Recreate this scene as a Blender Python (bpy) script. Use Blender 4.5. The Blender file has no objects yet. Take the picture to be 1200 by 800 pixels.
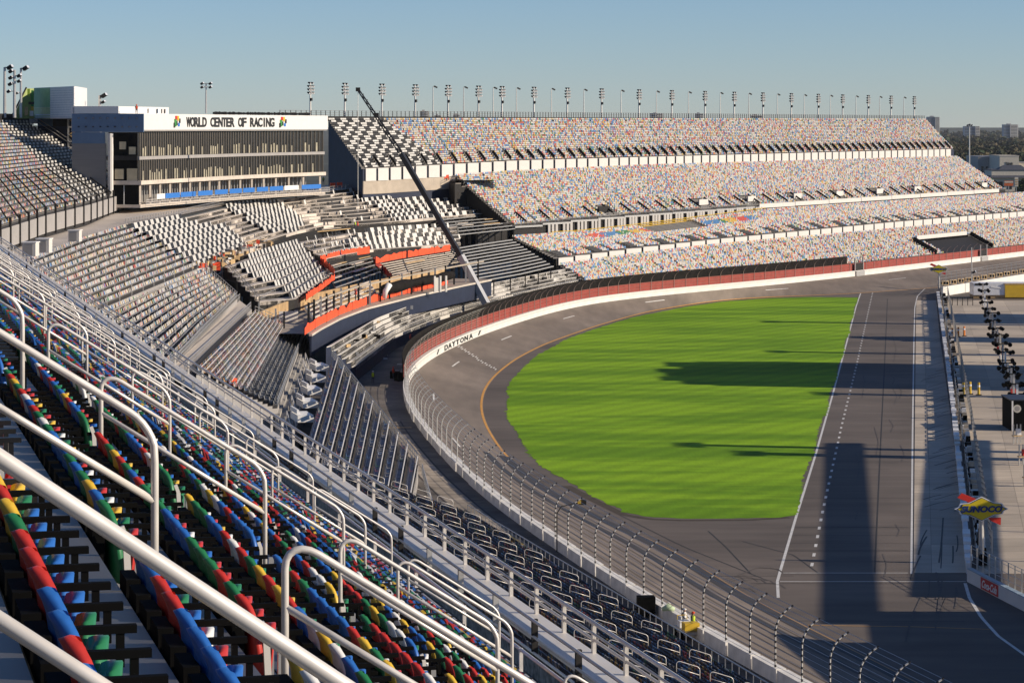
import bpy, bmesh, math, random
import numpy as np
from mathutils import Vector, Matrix
random.seed(7)
rng = np.random.default_rng(11)
sc = bpy.context.scene
COL = sc.collection
rad = math.radians

# ------------------------------------------------------------------ camera, sky, sun, exposure
F, H = 3200.0, 42.0                      # focal length in px of a 1200 px wide picture, eye height above the track
cam = bpy.data.cameras.new('camera')
cam.sensor_width = 36.0
cam.lens = 36.0 * F / 1200.0
cam.shift_y = -252.0 / 1200.0
cam.clip_start = 0.5
cam.clip_end = 90000.0
camo = bpy.data.objects.new('camera', cam)
camo.location = (0, 0, H)
camo.rotation_euler = (math.pi / 2, 0, 0)
COL.objects.link(camo)
sc.camera = camo

SUN_EL, SUN_AZ = rad(21.0), rad(101.0)
world = bpy.data.worlds.new('World')
sc.world = world
world.use_nodes = True
wn = world.node_tree
sky = wn.nodes.new('ShaderNodeTexSky')
sky.sky_type = 'NISHITA'
sky.sun_disc = False
sky.sun_elevation = SUN_EL
sky.sun_rotation = SUN_AZ
sky.altitude = 2000
sky.air_density = 1.0
sky.dust_density = 0.3
sky.ozone_density = 6.0
tint = wn.nodes.new('ShaderNodeVectorMath'); tint.operation = 'MULTIPLY'
tint.inputs[1].default_value = (1.20, 1.10, 1.10)
wn.links.new(sky.outputs[0], tint.inputs[0])
wn.links.new(tint.outputs[0], wn.nodes['Background'].inputs[0])
wn.nodes['Background'].inputs[1].default_value = 0.076

sun = bpy.data.lights.new('sun', 'SUN')
sun.energy = 4.8
sun.angle = rad(0.5)
sun.color = (1.0, 0.87, 0.70)
suno = bpy.data.objects.new('sun', sun)
sd = Vector((math.sin(SUN_AZ) * math.cos(SUN_EL), math.cos(SUN_AZ) * math.cos(SUN_EL), math.sin(SUN_EL)))
suno.rotation_euler = sd.to_track_quat('Z', 'Y').to_euler()
suno.location = (300, -50, 200)
COL.objects.link(suno)
sc.view_settings.view_transform = 'Standard'
sc.view_settings.look = 'None'
sc.view_settings.exposure = 0.3
sc.view_settings.gamma = 1.0

# ------------------------------------------------------------------ helpers
def G(u, v, z=0.0):
    """where the sight line through photo point (u, v) meets height z"""
    Y = (H - z) * F / (v - 148.0)
    return np.array([(u - 600.0) * Y / F, Y, z])

def proj(p):
    return 600 + F * p[0] / p[1], 148 + F * (H - p[2]) / p[1]

def resample(P, step=None, n=None):
    P = np.asarray(P, float)
    d = np.r_[0, np.cumsum(np.linalg.norm(np.diff(P, axis=0), axis=1))]
    if n is None:
        n = max(2, int(d[-1] / step) + 1)
    t = np.linspace(0, d[-1], n)
    return np.stack([np.interp(t, d, P[:, k]) for k in range(P.shape[1])], 1)

MATS = {}
def M(name, col=(.5, .5, .5), rough=.6, metal=0., var=.12, scale=1.0, bump=0., attr=False, stretch=None, spec=.4, var2=0., scale2=.08):
    if name in MATS:
        return MATS[name]
    m = bpy.data.materials.new(name)
    m.use_nodes = True
    nt = m.node_tree
    b = nt.nodes['Principled BSDF']
    b.inputs['Roughness'].default_value = rough
    b.inputs['Metallic'].default_value = metal
    b.inputs['Specular IOR Level'].default_value = spec
    tc = nt.nodes.new('ShaderNodeTexCoord')
    mp = nt.nodes.new('ShaderNodeMapping')
    if stretch:
        mp.inputs['Scale'].default_value = stretch
    nt.links.new(tc.outputs['Object'], mp.inputs[0])
    nz = nt.nodes.new('ShaderNodeTexNoise')
    nz.inputs['Scale'].default_value = scale
    nz.inputs['Detail'].default_value = 5
    nt.links.new(mp.outputs[0], nz.inputs['Vector'])
    mr = nt.nodes.new('ShaderNodeMapRange')
    mr.inputs[1].default_value = .25; mr.inputs[2].default_value = .75
    mr.inputs[3].default_value = 1 - var; mr.inputs[4].default_value = 1 + var
    nt.links.new(nz.outputs[0], mr.inputs[0])
    last = mr.outputs[0]
    if var2:
        nz2 = nt.nodes.new('ShaderNodeTexNoise')
        nz2.inputs['Scale'].default_value = scale2
        nz2.inputs['Detail'].default_value = 3
        nt.links.new(tc.outputs['Object'], nz2.inputs['Vector'])
        mr2 = nt.nodes.new('ShaderNodeMapRange')
        mr2.inputs[1].default_value = .3; mr2.inputs[2].default_value = .7
        mr2.inputs[3].default_value = 1 - var2; mr2.inputs[4].default_value = 1 + var2
        nt.links.new(nz2.outputs[0], mr2.inputs[0])
        mu = nt.nodes.new('ShaderNodeMath'); mu.operation = 'MULTIPLY'
        nt.links.new(last, mu.inputs[0]); nt.links.new(mr2.outputs[0], mu.inputs[1])
        last = mu.outputs[0]
    vm = nt.nodes.new('ShaderNodeVectorMath'); vm.operation = 'SCALE'
    if attr:
        at = nt.nodes.new('ShaderNodeAttribute'); at.attribute_name = 'Col'
        nt.links.new(at.outputs['Color'], vm.inputs[0])
    else:
        vm.inputs[0].default_value = col[:3]
    nt.links.new(last, vm.inputs['Scale'])
    nt.links.new(vm.outputs[0], b.inputs['Base Color'])
    if bump:
        bp = nt.nodes.new('ShaderNodeBump'); bp.inputs['Strength'].default_value = bump
        nt.links.new(nz.outputs[0], bp.inputs['Height'])
        nt.links.new(bp.outputs[0], b.inputs['Normal'])
    MATS[name] = m
    return m

class MB:
    """collects quads, boxes and tubes into one mesh"""
    def __init__(s):
        s.v = []; s.f = []; s.n = 0
    def add(s, verts, faces):
        s.v.extend([tuple(map(float, q)) for q in verts])
        s.f.extend([tuple(i + s.n for i in f) for f in faces]); s.n += len(verts)
        return s
    def quad(s, a, b, c, d):
        return s.add([a, b, c, d], [(0, 1, 2, 3)])
    def box(s, c, size, rz=0., tilt=None):
        x, y, z = [q / 2 for q in size]
        m = Matrix.Rotation(rz, 3, 'Z')
        if tilt is not None:
            m = m @ Matrix.Rotation(tilt, 3, 'X')
        vs = [Vector(c) + m @ Vector((i * x, j * y, k * z)) for k in (-1, 1) for j in (-1, 1) for i in (-1, 1)]
        return s.add(vs, [(0, 2, 3, 1), (4, 5, 7, 6), (0, 1, 5, 4), (2, 6, 7, 3), (0, 4, 6, 2), (1, 3, 7, 5)])
    def bar(s, a, b, w, h, up=(0, 0, 1)):
        a = Vector(a); b = Vector(b); d = (b - a).normalized(); u = Vector(up)
        sd_ = d.cross(u)
        if sd_.length < 1e-4: sd_ = d.cross(Vector((0, 1, 0)))
        sd_.normalize(); u = sd_.cross(d).normalized()
        o = [sd_ * (i * w / 2) + u * (j * h / 2) for i, j in ((-1, -1), (1, -1), (1, 1), (-1, 1))]
        vs = [a + q for q in o] + [b + q for q in o]
        return s.add(vs, [(3, 2, 1, 0), (4, 5, 6, 7), (0, 1, 5, 4), (1, 2, 6, 5), (2, 3, 7, 6), (3, 0, 4, 7)])
    def tube(s, pts, r, n=8, cap=True):
        P = [Vector(p) for p in pts]; m = len(P); vs = []
        prev = None
        rr = r if hasattr(r, '__len__') else [r] * m
        for i, p in enumerate(P):
            d = (P[min(i + 1, m - 1)] - P[max(i - 1, 0)]).normalized()
            if prev is None:
                a = d.cross(Vector((0, 0, 1)))
                if a.length < 1e-3: a = d.cross(Vector((1, 0, 0)))
            else:
                a = prev - d * prev.dot(d)
                if a.length < 1e-4: a = d.cross(Vector((0, 0, 1)))
            a.normalize(); prev = a; b = d.cross(a)
            for k in range(n):
                t = 2 * math.pi * k / n
                vs.append(p + a * math.cos(t) * rr[i] + b * math.sin(t) * rr[i])
        fs = []
        for i in range(m - 1):
            for k in range(n):
                k2 = (k + 1) % n
                fs.append((i * n + k, i * n + k2, (i + 1) * n + k2, (i + 1) * n + k))
        if cap:
            fs.append(tuple(range(n - 1, -1, -1))); fs.append(tuple((m - 1) * n + k for k in range(n)))
        return s.add(vs, fs)
    def prism(s, poly, z0, z1):
        n = len(poly)
        vs = [(p[0], p[1], z0) for p in poly] + [(p[0], p[1], z1) for p in poly]
        return s.add(vs, [tuple(range(n - 1, -1, -1)), tuple(range(n, 2 * n))] + [(i, (i + 1) % n, n + (i + 1) % n, n + i) for i in range(n)])
    def mesh(s, name, mat, smooth=False):
        me = bpy.data.meshes.new(name)
        me.from_pydata(s.v, [], s.f)
        me.materials.append(mat)
        if smooth:
            me.polygons.foreach_set('use_smooth', [True] * len(me.polygons))
        me.update()
        return me
    def obj(s, name, mat, parent=None, smooth=False):
        return link(name, s.mesh(name, mat, smooth), parent)

def link(name, data, parent=None, loc=None, rz=None):
    o = bpy.data.objects.new(name, data)
    COL.objects.link(o)
    if parent is not None: o.parent = parent
    if loc is not None: o.location = loc
    if rz is not None: o.rotation_euler = (0, 0, rz)
    return o

def tag(o, label=None, cat=None, group=None, kind=None):
    if label: o['label'] = label
    if cat: o['category'] = cat
    if group: o['group'] = group
    if kind: o['kind'] = kind
    return o

def thing(name, label, cat, loc=(0, 0, 0), rz=0., group=None):
    o = link(name, None, None, loc, rz)
    o.empty_display_size = .3
    return tag(o, label, cat, group)

def dup(o, parent=None, loc=None, rz=None, label=None):
    c = o.copy(); COL.objects.link(c)
    if parent is not None: c.parent = parent
    if loc is not None: c.location = loc
    if rz is not None: c.rotation_euler = (0, 0, rz)
    if label: c['label'] = label
    for ch in [q for q in KIDS.get(o.name, [])]:
        dup(ch, c)
    return c
KIDS = {}
def kids(o):
    KIDS[o.name] = list(o.children)
    for c in o.children: kids(c)
    return o

def struct(o, kind='structure'):
    o['kind'] = kind
    return o

def np_mesh(name, verts, quads, mat, colors=None, smooth=False):
    me = bpy.data.meshes.new(name)
    verts = np.ascontiguousarray(verts, np.float32); quads = np.ascontiguousarray(quads, np.int32)
    nv, nf, k = len(verts), len(quads), quads.shape[1]
    me.vertices.add(nv); me.vertices.foreach_set('co', verts.ravel())
    me.loops.add(nf * k); me.loops.foreach_set('vertex_index', quads.ravel())
    me.polygons.add(nf)
    me.polygons.foreach_set('loop_start', np.arange(0, nf * k, k, dtype=np.int32))
    me.polygons.foreach_set('loop_total', np.full(nf, k, np.int32))
    if colors is not None:
        a = me.color_attributes.new('Col', 'FLOAT_COLOR', 'POINT')
        a.data.foreach_set('color', np.c_[colors, np.ones(nv)].astype(np.float32).ravel())
    me.materials.append(mat)
    me.update(calc_edges=True)
    me.polygons.foreach_set('use_smooth', np.full(nf, bool(smooth)))
    return me

def text_mesh(s, size=1.0, bold=0.0, shear=0.0, sx=1.0, depth=0.0):
    cu = bpy.data.curves.new('text', 'FONT')
    cu.body = s; cu.size = size; cu.offset = bold; cu.shear = shear
    cu.align_x = 'CENTER'; cu.align_y = 'CENTER'; cu.extrude = depth
    cu.resolution_u = 3
    o = bpy.data.objects.new('text', cu); COL.objects.link(o)
    dg = bpy.context.evaluated_depsgraph_get()
    me = bpy.data.meshes.new_from_object(o.evaluated_get(dg))
    bpy.data.objects.remove(o)
    for v in me.vertices: v.co.x *= sx
    return me

def lettering(name, s, mat, parent, origin, xdir, size, bold=0., shear=0., sx=1., width=None, depth=.02, height=None, updir=(0, 0, 1)):
    me = text_mesh(s, size, bold, shear, sx, depth)
    xs = [v.co.x for v in me.vertices]; ys = [v.co.y for v in me.vertices]
    cx = (min(xs) + max(xs)) / 2; cy = (min(ys) + max(ys)) / 2
    k = width / (max(xs) - min(xs)) if width else 1.
    kh = height / (max(ys) - min(ys)) if height else 1.
    X = Vector(xdir).normalized(); U = Vector(updir).normalized(); Nn_ = X.cross(U)
    for v in me.vertices:
        v.co = Vector(origin) + X * ((v.co.x - cx) * k) + U * ((v.co.y - cy) * kh) + Nn_ * v.co.z
    me.materials.clear(); me.materials.append(mat); me.update()
    me.name = name
    return link(name, me, parent)

def ribbon(P, h0, h1, thick=.06):
    """upright closed band along a plan polyline P (n,3): from z+h0 to z+h1"""
    P = np.asarray(P, float); mb = MB()
    d = np.gradient(P[:, :2], axis=0); d /= np.linalg.norm(d, axis=1)[:, None] + 1e-9
    nn = np.c_[-d[:, 1], d[:, 0]] * thick / 2
    vs = []
    for p, q in zip(P, nn):
        vs += [(p[0] + q[0], p[1] + q[1], p[2] + h0), (p[0] + q[0], p[1] + q[1], p[2] + h1),
               (p[0] - q[0], p[1] - q[1], p[2] + h1), (p[0] - q[0], p[1] - q[1], p[2] + h0)]
    fs = []
    for i in range(len(P) - 1):
        a, b = i * 4, i * 4 + 4
        for k in range(4):
            fs.append((a + k, a + (k + 1) % 4, b + (k + 1) % 4, b + k))
    fs += [(0, 1, 2, 3), tuple(len(vs) - 4 + k for k in (3, 2, 1, 0))]
    return mb.add(vs, fs)

def strip(A, B, z=None):
    mb = MB(); n = len(A)
    vs = [tuple(a) for a in A] + [tuple(b) for b in B]
    return mb.add(vs, [(i, i + 1, n + i + 1, n + i) for i in range(n - 1)])

def line_strip(pts, width, z):
    """flat painted line of a given width along plan points"""
    P = np.asarray(pts, float)[:, :2]
    d = np.gradient(P, axis=0); d /= np.linalg.norm(d, axis=1)[:, None]
    n = np.c_[-d[:, 1], d[:, 0]] * width / 2
    return strip([(p[0], p[1], z) for p in P + n], [(p[0], p[1], z) for p in P - n])

# ------------------------------------------------------------------ materials
m_track = M('track_asphalt', (.178, .144, .117), .85, var=.18, scale=.5, stretch=(1, .25, 1), var2=.24, scale2=.035)
m_apron = M('apron_asphalt', (.128, .104, .086), .85, var=.18, scale=.4, stretch=(.2, 1, 1), var2=.28, scale2=.045)
m_road = M('service_asphalt', (.125, .108, .092), .85, var=.25, scale=.9, var2=.45, scale2=.14)
m_conc = M('pit_concrete', (.38, .32, .255), .8, var=.12, scale=.6, stretch=(.3, 1, 1), var2=.15, scale2=.05)
m_deckb = M('bare_deck_metal', (.56, .49, .415), .55, metal=.0, var=.12, scale=.8, var2=.12, scale2=.06)
m_deckg = M('tread_metal_grey', (.26, .255, .25), .45, metal=.5, var=.12, scale=1.5)
m_deckd = M('tread_metal_dark', (.115, .117, .122), .4, metal=.55, var=.15, scale=2.5, stretch=(1, .2, 1))
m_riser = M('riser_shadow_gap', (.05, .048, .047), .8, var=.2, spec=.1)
m_white = M('white_panel_paint', (.62, .59, .55), .55, var=.07, scale=.6)
m_wallw = M('white_wall_paint', (.66, .64, .60), .6, var=.09, scale=.4, var2=.06)
m_rail = M('painted_steel_rail', (.70, .655, .60), .38, metal=.25, var=.14, scale=7, var2=.10, scale2=.7, bump=.03)
m_galv = M('galvanised_steel', (.50, .485, .46), .42, metal=.55, var=.15, scale=3)
m_dark = M('dark_steel', (.028, .026, .025), .6, var=.2, scale=2, spec=.15)
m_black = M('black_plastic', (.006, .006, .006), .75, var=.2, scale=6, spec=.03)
m_screen = M('black_screen_mesh', (.016, .014, .013), .9, var=.3, scale=.6, spec=.05)
m_red = M('red_barrier_mesh', (.25, .042, .030), .75, var=.22, scale=.7)
m_orange = M('orange_safety_net', (.80, .085, .025), .7, var=.2, scale=1.2)
m_wline = M('white_road_paint', (.66, .64, .60), .6, var=.2, scale=1.5)
m_yline = M('yellow_road_paint', (.55, .27, .05), .6, var=.25, scale=1.0)
m_seat = M('seat_plastic', attr=True, rough=.38, var=.07, scale=2)
m_seatf = M('seat_plastic_far', attr=True, rough=.5, var=.05, scale=1, spec=.3)
m_grey = M('grey_cladding', (.32, .30, .285), .6, var=.1, scale=.5)
m_blue = M('blue_cladding', (.10, .17, .27), .5, var=.12, scale=.5)
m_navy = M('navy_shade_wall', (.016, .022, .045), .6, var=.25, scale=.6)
m_ochre = M('ochre_soil_wall', (.40, .27, .14), .9, var=.35, scale=.5)
m_glass = M('window_glass', (.030, .030, .030), .06, metal=.0, var=.3, scale=.4, spec=.9)
m_lamp = M('lamp_lens', (.75, .76, .78), .2, metal=.3, var=.05)
m_yellow = M('yellow_paint', (.62, .40, .03), .45, var=.1)
m_tan = M('tan_plywood', (.50, .34, .17), .75, var=.25, scale=2)

def flat_mat(name, c, rough=.5):
    return M(name, c, rough, var=.08, scale=2)
m_green = flat_mat('green_paint', (.05, .24, .05)); m_redp = flat_mat('red_paint', (.55, .03, .02))
m_bluep = flat_mat('blue_paint', (.03, .16, .50)); m_wp = flat_mat('white_paint', (.80, .78, .75))

# grass: mown bands
m_grass = bpy.data.materials.new('mown_grass'); m_grass.use_nodes = True
nt = m_grass.node_tree; b = nt.nodes['Principled BSDF']; b.inputs['Roughness'].default_value = .9
b.inputs['Specular IOR Level'].default_value = .15
tc = nt.nodes.new('ShaderNodeTexCoord')
mp = nt.nodes.new('ShaderNodeMapping'); mp.inputs['Rotation'].default_value = (0, 0, rad(-3)); mp.inputs['Scale'].default_value = (.017, .07, 1)
nt.links.new(tc.outputs['Object'], mp.inputs[0])
nz = nt.nodes.new('ShaderNodeTexNoise'); nz.inputs['Scale'].default_value = 1.0; nz.inputs['Detail'].default_value = 7; nz.inputs['Roughness'].default_value = .62
nt.links.new(mp.outputs[0], nz.inputs['Vector'])
mp3 = nt.nodes.new('ShaderNodeMapping'); mp3.inputs['Rotation'].default_value = (0, 0, rad(32))
nt.links.new(tc.outputs['Object'], mp3.inputs[0])
wv = nt.nodes.new('ShaderNodeTexWave'); wv.inputs['Scale'].default_value = .075; wv.inputs['Distortion'].default_value = 1.2; wv.inputs['Detail'].default_value = 3
nt.links.new(mp3.outputs[0], wv.inputs['Vector'])
nf = nt.nodes.new('ShaderNodeTexNoise'); nf.inputs['Scale'].default_value = 1.0; nf.inputs['Detail'].default_value = 5; nf.inputs['Roughness'].default_value = .75
mpf = nt.nodes.new('ShaderNodeMapping'); mpf.inputs['Scale'].default_value = (2.4, .45, 1)
nt.links.new(tc.outputs['Object'], mpf.inputs[0]); nt.links.new(mpf.outputs[0], nf.inputs['Vector'])
cr = nt.nodes.new('ShaderNodeValToRGB')
cr.color_ramp.elements[0].position = .44; cr.color_ramp.elements[0].color = (.118, .240, .006, 1)
cr.color_ramp.elements[1].position = .55; cr.color_ramp.elements[1].color = (.210, .365, .011, 1)
nt.links.new(nz.outputs[0], cr.inputs[0])
mm = nt.nodes.new('ShaderNodeMath'); mm.operation = 'MULTIPLY_ADD'; mm.inputs[1].default_value = .20; mm.inputs[2].default_value = .66
nt.links.new(wv.outputs['Fac'], mm.inputs[0])
m2 = nt.nodes.new('ShaderNodeMath'); m2.operation = 'MULTIPLY_ADD'; m2.inputs[1].default_value = .62
nt.links.new(nf.outputs[0], m2.inputs[0]); nt.links.new(mm.outputs[0], m2.inputs[2])
vs_ = nt.nodes.new('ShaderNodeVectorMath'); vs_.operation = 'SCALE'
nt.links.new(cr.outputs[0], vs_.inputs[0]); nt.links.new(m2.outputs[0], vs_.inputs['Scale'])
nt.links.new(vs_.outputs[0], b.inputs['Base Color'])

# ------------------------------------------------------------------ the outer wall line of the track
WP = [(1240,295),(1200,300),(1100,312),(1000,324),(900,334.5),(850,339),(775,346),(700,354.5),(650,365),(600,380),(560,394),(520,412),(500,424),(482,440),(476,455),(482,478),(494,498),(512,520),(550,560),(602,603),(662,643),(730,690),(800,731),(850,760),(930,803)]
ZW = 2.5
P = np.array([G(u, v, ZW) for u, v in WP])[:, :2]
d0 = P[0] - P[3]; d0 /= np.linalg.norm(d0)
d1 = P[-1] - P[-4]; d1 /= np.linalg.norm(d1)
P = np.vstack([P[0] + d0 * 250, P, P[-1] + d1 * 200])
W = resample(P, 2.0)
for k in range(60):
    Wn = W.copy(); Wn[1:-1] = (W[:-2] + 2 * W[1:-1] + W[2:]) / 4; W = Wn
TW = np.gradient(W, axis=0); TW /= np.linalg.norm(TW, axis=1)[:, None]
NW = np.c_[TW[:, 1], -TW[:, 0]]            # points away from the track
SW = np.r_[0, np.cumsum(np.linalg.norm(np.diff(W, axis=0), axis=1))]
def wpt(s, o=0., z=0.):
    x = np.interp(s, SW, W[:, 0]); y = np.interp(s, SW, W[:, 1])
    nx = np.interp(s, SW, NW[:, 0]); ny = np.interp(s, SW, NW[:, 1])
    return np.array([x + o * nx, y + o * ny, z])
def wcurve(s0, s1, o, z, step=6.0):
    return np.array([wpt(s, o, z) for s in np.linspace(s0, s1, max(2, int(abs(s1 - s0) / step) + 1))])
def s_at(u, o, z, s0=0, s1=745):
    """station where the offset curve crosses photo column u"""
    ss = np.linspace(s0, s1, 1500)
    us = np.array([proj(wpt(s, o, z))[0] for s in ss])
    return ss[np.argmin(np.abs(us - u))]

# ------------------------------------------------------------------ ground, track, grass, pit
g = MB().quad((-60000, -3000, -.06), (60000, -3000, -.06), (60000, 80000, -.06), (-60000, 80000, -.06))
struct(g.obj('ground', M('earth', (.055, .060, .045), .95, var=.3, scale=.01, var2=.3, scale2=.003)))

IN = [(1240,317),(1200,324),(1150,331),(1100,338),(1040,341),(1000,345),(900,348),(840,352),(760,365),(700,382),(640,403),(605,421),(580,441),(568,458),(565,478),(570,497),(585,522),(605,546),(650,579),(720,613),(800,648),(877,700),(1013,767),(1100,812)]
Pi = np.array([G(u, v, 0)[:2] for u, v in IN])
e0 = Pi[0] - Pi[1]; e0 /= np.linalg.norm(e0); e1 = Pi[-1] - Pi[-2]; e1 /= np.linalg.norm(e1)
Pi = np.vstack([Pi[0] + d0 * 260, Pi, Pi[-1] + d1 * 200])
IW = resample(Pi, 2.0)
for k in range(40):
    q = IW.copy(); q[1:-1] = (IW[:-2] + 2 * IW[1:-1] + IW[2:]) / 4; IW = q
ii = []; last = 0
for i in range(len(W)):
    dd = np.linalg.norm(IW - W[i], axis=1); dd[:last] = 1e9; dd[last + 14:] = 1e9
    last = int(np.argmin(dd)); ii.append(last)
inner = IW[ii]
for k in range(12):
    q = inner.copy(); q[1:-1] = (inner[:-2] + 2 * inner[1:-1] + inner[2:]) / 4; inner = q
NB = 6
vs, qs = [], []
for j in range(NB + 1):
    t = j / NB
    z = ZW * (1 - t) ** 1.15
    for i in range(len(W)):
        p = W[i] * (1 - t) + inner[i] * t
        vs.append((p[0], p[1], z + .012))
n = len(W)
for j in range(NB):
    for i in range(n - 1):
        qs.append((j * n + i, j * n + i + 1, (j + 1) * n + i + 1, (j + 1) * n + i))
struct(link('race_track', np_mesh('race_track', np.array(vs), np.array(qs), m_track)))
def bank(i, t, lift=.03):
    p = W[i] * (1 - t) + inner[i] * t
    return (p[0], p[1], ZW * max(0., 1 - t) ** 1.15 + .012 + lift)

# paved infield apron: one sheet from the inner track edge far to the right
ap = [(p[0], p[1], 0.) for p in inner[::3]]
far_r = [(inner[-1][0] + 500, inner[-1][1] - 100, 0.), (1100, 0, 0.), (1200, 1500, 0.)]
struct(MB().add(ap + far_r, [tuple(range(len(ap) + 3))]).obj('infield_pavement', m_apron))

# painted lines on the banking
def bank_line(t, i0, i1, w, mat, name, dash=None):
    mb = MB(); k = 0
    idx = list(range(i0, i1))
    runs = [idx] if dash is None else [idx[j:j + dash[0] + 1] for j in range(0, len(idx), dash[1])]
    for r in runs:
        if len(r) < 2: continue
        A, B = [], []
        for i in r:
            ww = w / 2 / max(4., np.linalg.norm(W[i] - inner[i]))
            A.append(bank(i, t - ww)); B.append(bank(i, t + ww))
        nA = len(A)
        mb.add(A + B, [(q, q + 1, nA + q + 1, nA + q) for q in range(nA - 1)])
    return struct(mb.obj(name, mat))
bank_line(.975, 100, 505, .35, m_yline, 'orange_edge_line')
bank_line(.34, 140, 420, .26, m_wline, 'lane_dash', (5, 29))
# start/finish style dotted seam across the banking
mb = MB()
i0 = int(np.argmin(np.abs(SW - s_at(537, 0, ZW))))
for k in range(20):
    t0, t1 = .03 + k * .045, .05 + k * .045
    j = i0 + int(k * .55)
    mb.quad(bank(j, t0), bank(j + 1, t0), bank(j + 1, t1), bank(j, t1))
struct(mb.obj('timing_line', m_wline))
# darker groove and rubber streaks on the near banking
for t, w, nm in ((.70, .9, 'groove'), (.93, 1.5, 'groove')):
    bank_line(t, 405, 520, w, M('rubbered_asphalt', (.045, .041, .039), .7, var=.25, scale=.4), 'rubber_groove')

for k_, t_ in enumerate((.12, .22, .31, .43, .52, .61, .78)):
    bank_line(t_, 380 + 6 * k_, 530, .16, M('lane_seam', (.125, .103, .086), .85, var=.2), 'lane_seam')
gr = [(1005,348.5),(1002,360),(994,392),(983,430),(968,480),(952,530),(939,575),(931,602),(926,605),(880,607),(800,607),(765,605),(735,600),(700,584),(668,567),(640,549),(620,530),(606,511),(597,492),(593,472),(594,458),(601,444),(613,430),(632,415),(660,399),(700,384),(745,371),(800,360),(850,353),(900,349.5),(950,348)]
gp = np.array([G(u, v, .02) for u, v in gr])
gp = resample(np.vstack([gp, gp[:1]]), n=900)[:-1]
gp[:, :2] += rng.normal(0, .16, (len(gp), 2)) + .22 * np.sin(np.arange(len(gp)) * .11)[:, None]
struct(MB().add(gp, [tuple(range(len(gp)))]).obj('grass', m_grass))
# dark dirt rim of the grass
pl = [(p[0], p[1]) for p in resample(np.array([G(u, v, .0)[:2] for u, v in [(925,606),(880,609),(800,609.5),(760,608),(730,602.5),(696,586),(664,569)]]), n=30)]
struct(line_strip(pl, 1.1, .012).obj('dirt_edge', M('dirt', (.06, .045, .03), .95, var=.3)))

GLN = [0]
def gl(pts, w, name, mat, z=.012, n=24):
    GLN[0] += 1; z += .00045 * (GLN[0] % 9)
    return struct(line_strip(resample(np.array([G(u, v, 0)[:2] for u, v in pts]), n=n), w, z).obj(name, mat))
gl([(1020,326),(1014,333),(1008,345),(1003,360),(992,402),(975,465),(955,535),(933,605),(914,670),(909,688),(912,700)], .28, 'pit_entry_line', m_wline, n=60)
gl([(1097,334),(1084,338),(1075,347),(1072,360),(1071,400),(1069.5,500),(1068,672)], .22, 'pit_road_line', m_wline, n=50)
gl([(1074.5,362),(1073.5,400),(1072,500),(1070.8,672)], .16, 'pit_road_line', M('black_line', (.02, .02, .02)), n=20)
for v in (671, 681):
    gl([(914, v), (1064 if v == 671 else 1132, v)], .2, 'cross_line', m_wline)
gl([(1131,683),(1136,700),(1150,723),(1170,745),(1205,770)], .3, 'pit_entry_line', m_wline)
mb = MB()
c = resample(np.array([G(u, v, 0)[:2] for u, v in [(1023,341),(1018,363),(1004,427),(986,500),(963,604),(949,674)]]), .5)
i = 0
while i < len(c) - 6:
    mb.add(*(lambda q: (q.v, q.f))(line_strip(c[i:i + 5], .3, .012))); i += 12
struct(mb.obj('lane_dash', m_wline))
gl([(945,732),(1000,733),(1070,734),(1160,737)], .18, 'yellow_seam', m_yline)
# expansion joints and cracks on the infield asphalt
m_joint = M('tar_joint', (.035, .033, .032), .8)
for u0, u1, v in ((1000,1066,405),(930,1066,497),(975,1066,540),(920,1064,617),(925,1064,644),(600,930,674),(1000,1066,455),(1070,1110,620),(900,1130,727),(880,1060,683)):
    gl([(u0, v), (u1, v + .6)], .14, 'tar_joint', m_joint, z=.008, n=4)
for pts in ([(830,622),(850,640),(880,672)], [(640,580),(735,620),(850,690)], [(700,590),(800,640),(900,680)], [(1040,350),(1037,420),(1032,520),(1025,672)], [(870,634),(930,650),(960,672)]):
    gl(pts, .16, 'tar_joint', m_joint, z=.008, n=12)

Yj = 256.
while Yj < 610:
    vj = 148 + F * H / Yj; ua = np.interp(vj, [333, 348, 402, 465, 535, 605, 672], [1013, 1007, 991, 974, 954, 932, 913]); ub = 1067
    f0, f1 = (0, 1) if random.random() < .45 else sorted((random.random(), random.random()))
    gl([(ua + (ub - ua) * f0, vj), (ua + (ub - ua) * f1, vj)], random.uniform(.07, .16), 'tar_joint', m_joint, z=.008, n=4); Yj += random.uniform(5, 9)
# concrete pit lane: individual slabs
pit = struct(link('pit_lane', None))
pv = np.geomspace(336, 672, 34)
L = [(1074,350),(1073.5,362),(1072,500),(1070.5,672)]; R = [(1097,350),(1102,400),(1112,470),(1120,535),(1127,600),(1133,672)]
cl = lambda pts, v: np.interp(v, [p[1] for p in pts], [p[0] for p in pts])
vv = [352]
while vv[-1] < 668:
    vv.append(vv[-1] + max(5.5, (vv[-1] - 148) / 45.))
vv[-1] = 671
slab_tones = [M('pit_concrete_slab_%s' % n_, c_, .8, var=.14, scale=.7, stretch=(.3, 1, 1), var2=.12) for n_, c_ in (('pale', (.52, .435, .335)), ('mid', (.46, .385, .30)), ('dull', (.41, .345, .27)))]
for a, b_ in zip(vv[:-1], vv[1:]):
    for f0, f1 in ((0, .34), (.34, 1)):
        q = []
        for f, v in ((f0, a), (f1, a), (f1, b_), (f0, b_)):
            q.append(G(cl(L, v) + (cl(R, v) - cl(L, v)) * f, v, 0))
        q = np.array(q); c = q.mean(0); q = c + (q - c) * np.array([.988, .982, 1])
        z0, z1 = .004, .03
        MB().prism([(p[0], p[1]) for p in q], z0, z1).obj('concrete_slab', random.choice(slab_tones), pit)
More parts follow.
